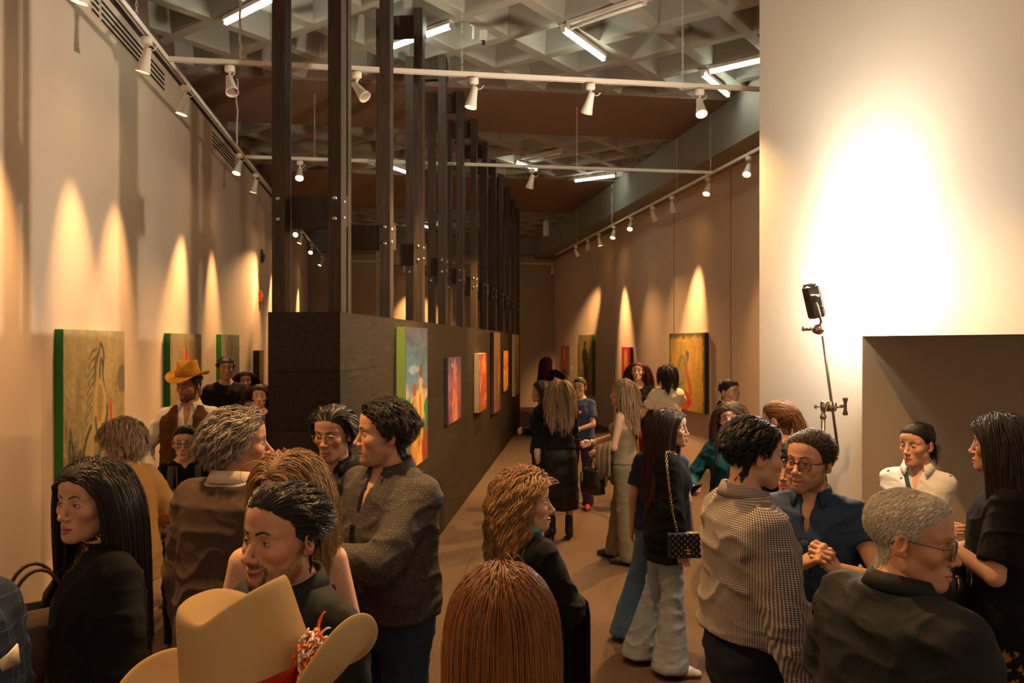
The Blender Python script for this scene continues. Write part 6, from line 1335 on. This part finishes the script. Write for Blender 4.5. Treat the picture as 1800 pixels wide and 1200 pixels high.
def p25(c):
    a = c['A']['r']; p = c['world']((.285, .085, .90)); R4 = rad(c['by'] + 98); r = thing('quilted_bag', 'black quilted bag on a gold chain carried by the woman in jeans', 'bag', tuple(p), R4)
    X_, Z_ = np.meshgrid(np.linspace(-.11, .11, 56), np.linspace(-.07, .07, 36)); d1_ = np.abs(((X_ + Z_) / .036) % 1 - .5); d2_ = np.abs(((X_ - Z_) / .036) % 1 - .5); q = .010 * np.minimum(1, 3.2 * np.minimum(.5 - d1_, .5 - d2_))
    b = MB(); b.box((0, .0, -.005), (.225, .060, .15), bev=.012); b.build('body', m_leather, r, smooth=False); b = MB(); b.grid(np.stack([X_, -.033 - q, Z_], -1)); b.build('quilted_flap', m_leather, r, solid=.004)
    b = MB(); th = np.linspace(.6, 5.7, 18)
    for s_ in (-1, 1): b.tube(np.stack([s_ * (.006 + .011 * np.cos(th)), np.full(18, -.049), -.035 + .013 * np.sin(th)], -1), .0028, 6)
    b.build('clasp', m_gold, r)
    iv = np.linalg.inv(Rz(R4)); W = c['worlds']([(.295, .03, .97), (.292, .0, 1.1), (.278, -.02, 1.25), (.245, -.03, 1.37), (.175, -.03, 1.462), (.13, -.0, 1.46), (.11, .06, 1.43)]); chainstrap((W - p) @ iv.T, r)
    d = nrm(a['W'] - a['E']); q = a['W'] - d * .0; b = MB(); b.tube(c['bend'](np.array([q - d * .004, q + d * .004])), .030, 14); b.build('bracelet', mat('rubber_black'), c['root'])
per('dark haired woman in a black blazer and light jeans with a quilted bag', 1180, 720, 5.0, -84, -100, sex='f', face=dict(skin='light', lips=(.55, .05, .10), pucker=.006, blush=1.3, browt=.0026), hair=long_((.030, .014, .010), .58, (.075, .032, .02), n=1900, vol=.018, cl=.6, rough=.34, hl=.004), top=[dict(name='blouse', mat=J2, neck='v'), dict(name='blazer', mat=JB, off=.026, hem=.74, loose=.155, sleeve='rolled', slen=.72, open=(.05, .07), neck='deep')], bottom=tr(JL, flare=.055, legr=(.095, .070, .065)), shoes=dict(col=(.50, .46, .40), sole=(.22, .11, .05), stripe=(.03, .028, .025)), arms=arms(r=((.225, .06, .84), (1, -1, 0))), feet={'r': (.11, .02, 0), 'l': (.10, -.16, 0)}, extra=p25)
per('person in a navy tee and blue flared jeans mostly hidden behind the black blazer', 1163, 738, 5.45, -12, -12, sex='f', fat=.03, H=1.54, hair=tied_(BR), face=dict(skin='mid'), top=[dict(name='tee', mat=cloth('navy_tee_plain', '262f45', .9), sleeve='short', hem=.86, loose=.15)], bottom=tr(JM, flare=.07), shoes=dict(col=(.35, .30, .24), sole=(.45, .36, .24)), arms=arms(l=((.225, .0, .84), (1, -1, 0))), feet={'l': (.27, -.02, 0), 'r': (.05, .1, 0)})
def p27(c):
    band_on(c, 'top', .06, .135, c['root'], m_leather, 'bag_strap', .010, zb=1.05)
    a = c['A']['r']; phone('dark phone in the hand of the woman in teal', c['world'](a['W'] + nrm(a['hd']) * .11 + [0, .02, .02]), rad(c['by'] + 60), -.8)
per('woman in a ribbed teal top with a dark shoulder strap', 1284, 708, 5.6, 172, 172, sex='f', face=dict(skin='light', lips=(.45, .12, .1), browt=.0026), hair=long_((.06, .032, .016), .36, (.24, .14, .065), n=1500, vol=.02, wave=(.006, 1.5), part=.004), top=[dict(name='top', mat=cloth('teal_rib', '1d4c4c', .8, 'ribs'), neck='v', vw=.06, vdepth=.13)], bottom=tr(TR), arms=arms(r=((.24, .24, 1.10), (.8, -.6, -1))), hands=('hold', 'relax'), extra=p27)
# ---------------------------------------------------------------- guests, right
per('man in a checked gingham shirt seen from behind, head turned', 1324, 738, 2.85, -66, -62, hp=-4, fat=.04, hs=1.02, face=dict(skin='mid', beard=.15), hair=short_((.010, .008, .007), .055, n=1700, comb=(.5, -1, .05), vol=.014, hl=.002, rough=.33, lift=.06, cl=.6, sideshort=.6), top=[dict(name='gingham_shirt', mat=cloth('gingham', 'a89e98', .85, 'gingham', '1d1c28'), neck='collar', hem=1.0, off=.024, loose=.17, folds=.012)], bottom=tr(cloth('navy_chino', '161b28', .85)), arms=arms(r=((.275, .10, .80), (1, -.5, 0)), l=((.22, .05, .84), (1, -1, 0))))
per('woman with a light brown ponytail beside the white wall', 1368, 704, 4.75, 78, 66, sex='f', face=dict(skin='light'), hair=tied_((.16, .075, .035), knot=(0, -.10, .055), c2=(.28, .15, .07), extra=[dict(kind='tail', at=(0, -.108, .045), L=.40, n=260, w=.013, dir=(0, -.45, -.7))]), top=[dict(name='top', mat=J2)], bottom=tr(TR))
per('person with curly dark hair behind the man in the blue shirt', 1388, 786, 4.0, 170, 160, sex='f', face=dict(skin='mid', smile=.5, lips=(.5, .12, .1)), hair=long_((.018, .013, .011), .22, n=1600, vol=.034, wave=(.013, 3), frizz=.005, S=18, part=.03), top=[dict(name='top', mat=J2)], bottom=tr(TR))
def p31(c): glasses((.016, .012, .010), rw=.026, rh=.0195, thick=.0024, square=3)(c)
per('man with black glasses and stubble in a blue shirt, hands clasped', 1423, 760, 3.25, 172, 150, hp=2, face=dict(skin='mid', beard=.55, open=.005, w=.02, eyeopen=.5, smile=.3, nosew=.15), hs=1.02, hair=short_((.030, .021, .014), .042, n=2000, comb=(.5, -.9, .35), vol=.012, lift=.22, hl=.016, mess=.12, sideshort=.75), top=[dict(name='blue_shirt', mat=cloth('blue_shirt', '22354e', .7, 'dots', '152238', 1.6), neck='collar', hem=.80, sleeve='rolled', slen=.10, placket=1, vdepth=.15, vw=.04, off=.018, folds=.010)], bottom=tr(cloth('black_jeans', '17171b')), fat=.015,
    arms={'r': ((-.015, .27, 1.24), (1, -.2, -.9), (-.75, .35, .55), (-.5, -.3, -.5)), 'l': ((.125, .27, 1.23), (1, -.2, -.9), (-.55, .3, .75), (-.7, -.5, -.2))}, hands=('clasp', 'clasp'), extra=p31)
def p32(c): glasses((.05, .045, .04), rw=.024, rh=.019, thick=.0016, metal=0, yo=.006)(c)
per('grey haired man in a dark short sleeved shirt with glasses, back turned', 1600, 862, 2.1, -38, -98, hp=-3, fat=.085, hs=1.06, face=dict(skin='tan', shave=.5, fat=.016, hairc=(.30, .26, .21), w=.03, cheek=.04), hair=short_((.34, .31, .265), .018, n=3800, S=4, c2=(.58, .54, .48), comb=(.3, -.5, -.4), vol=.006, hl=.022, side=.03, lift=.14, r=.0013, cl=.05, clump=4, cap=.003), top=[dict(name='shirt', mat=cloth('charcoal_shirt', '191c1c', .75), neck='collar', hem=.80, sleeve='short', off=.026, slen=.8, loose=.19, folds=.010)], bottom=tr(TR), arms=arms(r=((.24, .08, .86), (1, -1, 0)), l=((.24, .08, .86), (1, -1, 0))), lean=4, extra=p32)
def p33(c): band_on(c, 'white_shirt', .055, -.03, c['root'], cloth('teal_strap', '1f4a50', .6), 'teal_strap', .012, zt=1.43, zb=1.15)
per('woman with a dark bun in a white printed shirt by the passage', 1612, 744, 4.4, 172, 146, hp=-4, sex='f', fat=.04, face=dict(skin='light', frown=.0015, eyeopen=.5, lips=(.42, .09, .10), w=.02), hair=tied_(DK, knot=(0, -.095, .075), hl=.004, rough=.35, extra=[dict(kind='bun', at=(0, -.108, .072), r=.034), dict(kind='tail', at=(0, -.10, -.02), L=.12, w=.02, n=80)]), top=[dict(name='white_shirt', mat=cloth('white_motif', 'd5d4d2', .85, 'motif', '45454e'), neck='collar', hem=.86, vdepth=.15, vw=.045, placket=1, loose=.15)], bottom=tr(JD), arms=CROSS, extra=p33)
def p34(c):
    a = c['A']['l']; p = c['world'](a['W'] + nrm(a['hd']) * .05) + np.array([.03, -.09, -.17]); R4 = rad(15); r = thing('backpack', 'shiny black mini backpack with gold zips held by the woman in black', 'bag', tuple(p), R4); r.scale = (.78, .78, .78); K = []
    for z, w, d in ((-.17, .11, .05), (-.165, .135, .065), (-.05, .135, .070), (.04, .12, .062), (.11, .09, .05), (.145, .045, .03), (.15, .0, .0)): th = np.linspace(0, 2 * math.pi, 29)[:-1]; K.append(np.stack([np.sign(np.cos(th)) * np.abs(np.cos(th)) ** .7 * w, np.sign(np.sin(th)) * np.abs(np.sin(th)) ** .7 * d, np.full(28, z)], -1))
    b = MB(); b.grid(np.array(K), wrap=True); b.add(K[0][::-1], [(0, k, k + 1, k + 1) for k in range(1, 27)]); b.build('body', cloth('patent_black', '131212', .22, 'leather', weave=.1, sheen=0, spec=.7), r)
    for sd in (-1, 1):
        th = np.linspace(-.35, math.pi + .35, 26); b = MB(); b.tube(np.stack([.128 * np.cos(th), np.full(26, sd * .050), -.0 + .135 * np.sin(th)], -1), .004, 6); b.build('zip', m_gold, r)
    b = MB(); th = np.linspace(0, math.pi, 12); b.tube(np.stack([.035 * np.cos(th), 0 * th, .14 + .10 * np.sin(th)], -1), .009, 8); b.build('handle', m_leather, r)
    b = MB(); b.box((-.05, -.068, .03), (.012, .012, .035), bev=.003); b.box((.02, -.070, .02), (.035, .010, .012), bev=.003); b.tube([(.02, -.072, .01), (.02, -.076, -.05)], .005, 6); b.build('zip_pull', m_gold, r)
per('woman with dark wavy hair in a black dress top and gold patterned trousers', 1757, 732, 3.35, 92, 86, sex='f', fat=.05, face=dict(skin='mid', lips=(.4, .1, .09)), hair=long_((.012, .009, .008), .46, (.06, .035, .022), n=1900, vol=.026, wave=(.006, 1.3), cl=.5), top=[dict(name='black_top', mat=J2, neck='crew', hem=.80, sleeve='short', slen=.80, loose=.16, off=.02)], bottom=tr(cloth('gold_floral', '15120f', .8, 'floral', '8a6026'), legr=(.11, .09, .08)), arms=arms(l=((.15, .25, 1.22), (.3, -1, -.4)), r=((.05, .28, 1.1), (1, -1, 0))), hands=('relax', 'fist'), extra=p34)
# tote beside the woman in the black blazer
p = np.array(P(62, 1150, 2.45)); r = thing('tote_bag', 'brown grey leather tote at the arm of the woman with long black hair', 'bag', tuple(p), rad(40)); K = []
for z, w, d in ((-.16, .15, .05), (-.155, .165, .06), (.0, .155, .055), (.15, .145, .045)): th = np.linspace(0, 2 * math.pi, 29)[:-1]; K.append(np.stack([np.sign(np.cos(th)) * np.abs(np.cos(th)) ** .5 * w, np.sign(np.sin(th)) * np.abs(np.sin(th)) ** .5 * d, np.full(28, z)], -1))
b = MB(); b.grid(np.array(K), wrap=True); b.add(K[0][::-1], [(0, k, k + 1, k + 1) for k in range(1, 27)]); b.build('body', cloth('tote_leather', '4a3c2e', .55, 'leather', sheen=0), r, solid=.005)
for s_ in (-1, 1): th = np.linspace(0, math.pi, 14); b = MB(); b.tube(np.stack([.075 * np.cos(th), np.full(14, s_ * .045), 0.13 + .14 * np.sin(th)], -1), .006, 7); b.build('handle', cloth('tote_leather', '4a3c2e', .55), r)
for s_ in (-1, 1): b = MB(); th = np.linspace(0, 2 * math.pi, 13)[:-1]; b.tube(np.stack([s_ * .075 + .012 * np.cos(th), np.full(12, -.055), .125 + .012 * np.sin(th)], -1), .003, 6, closed=True); b.build('ring', m_gold, r)
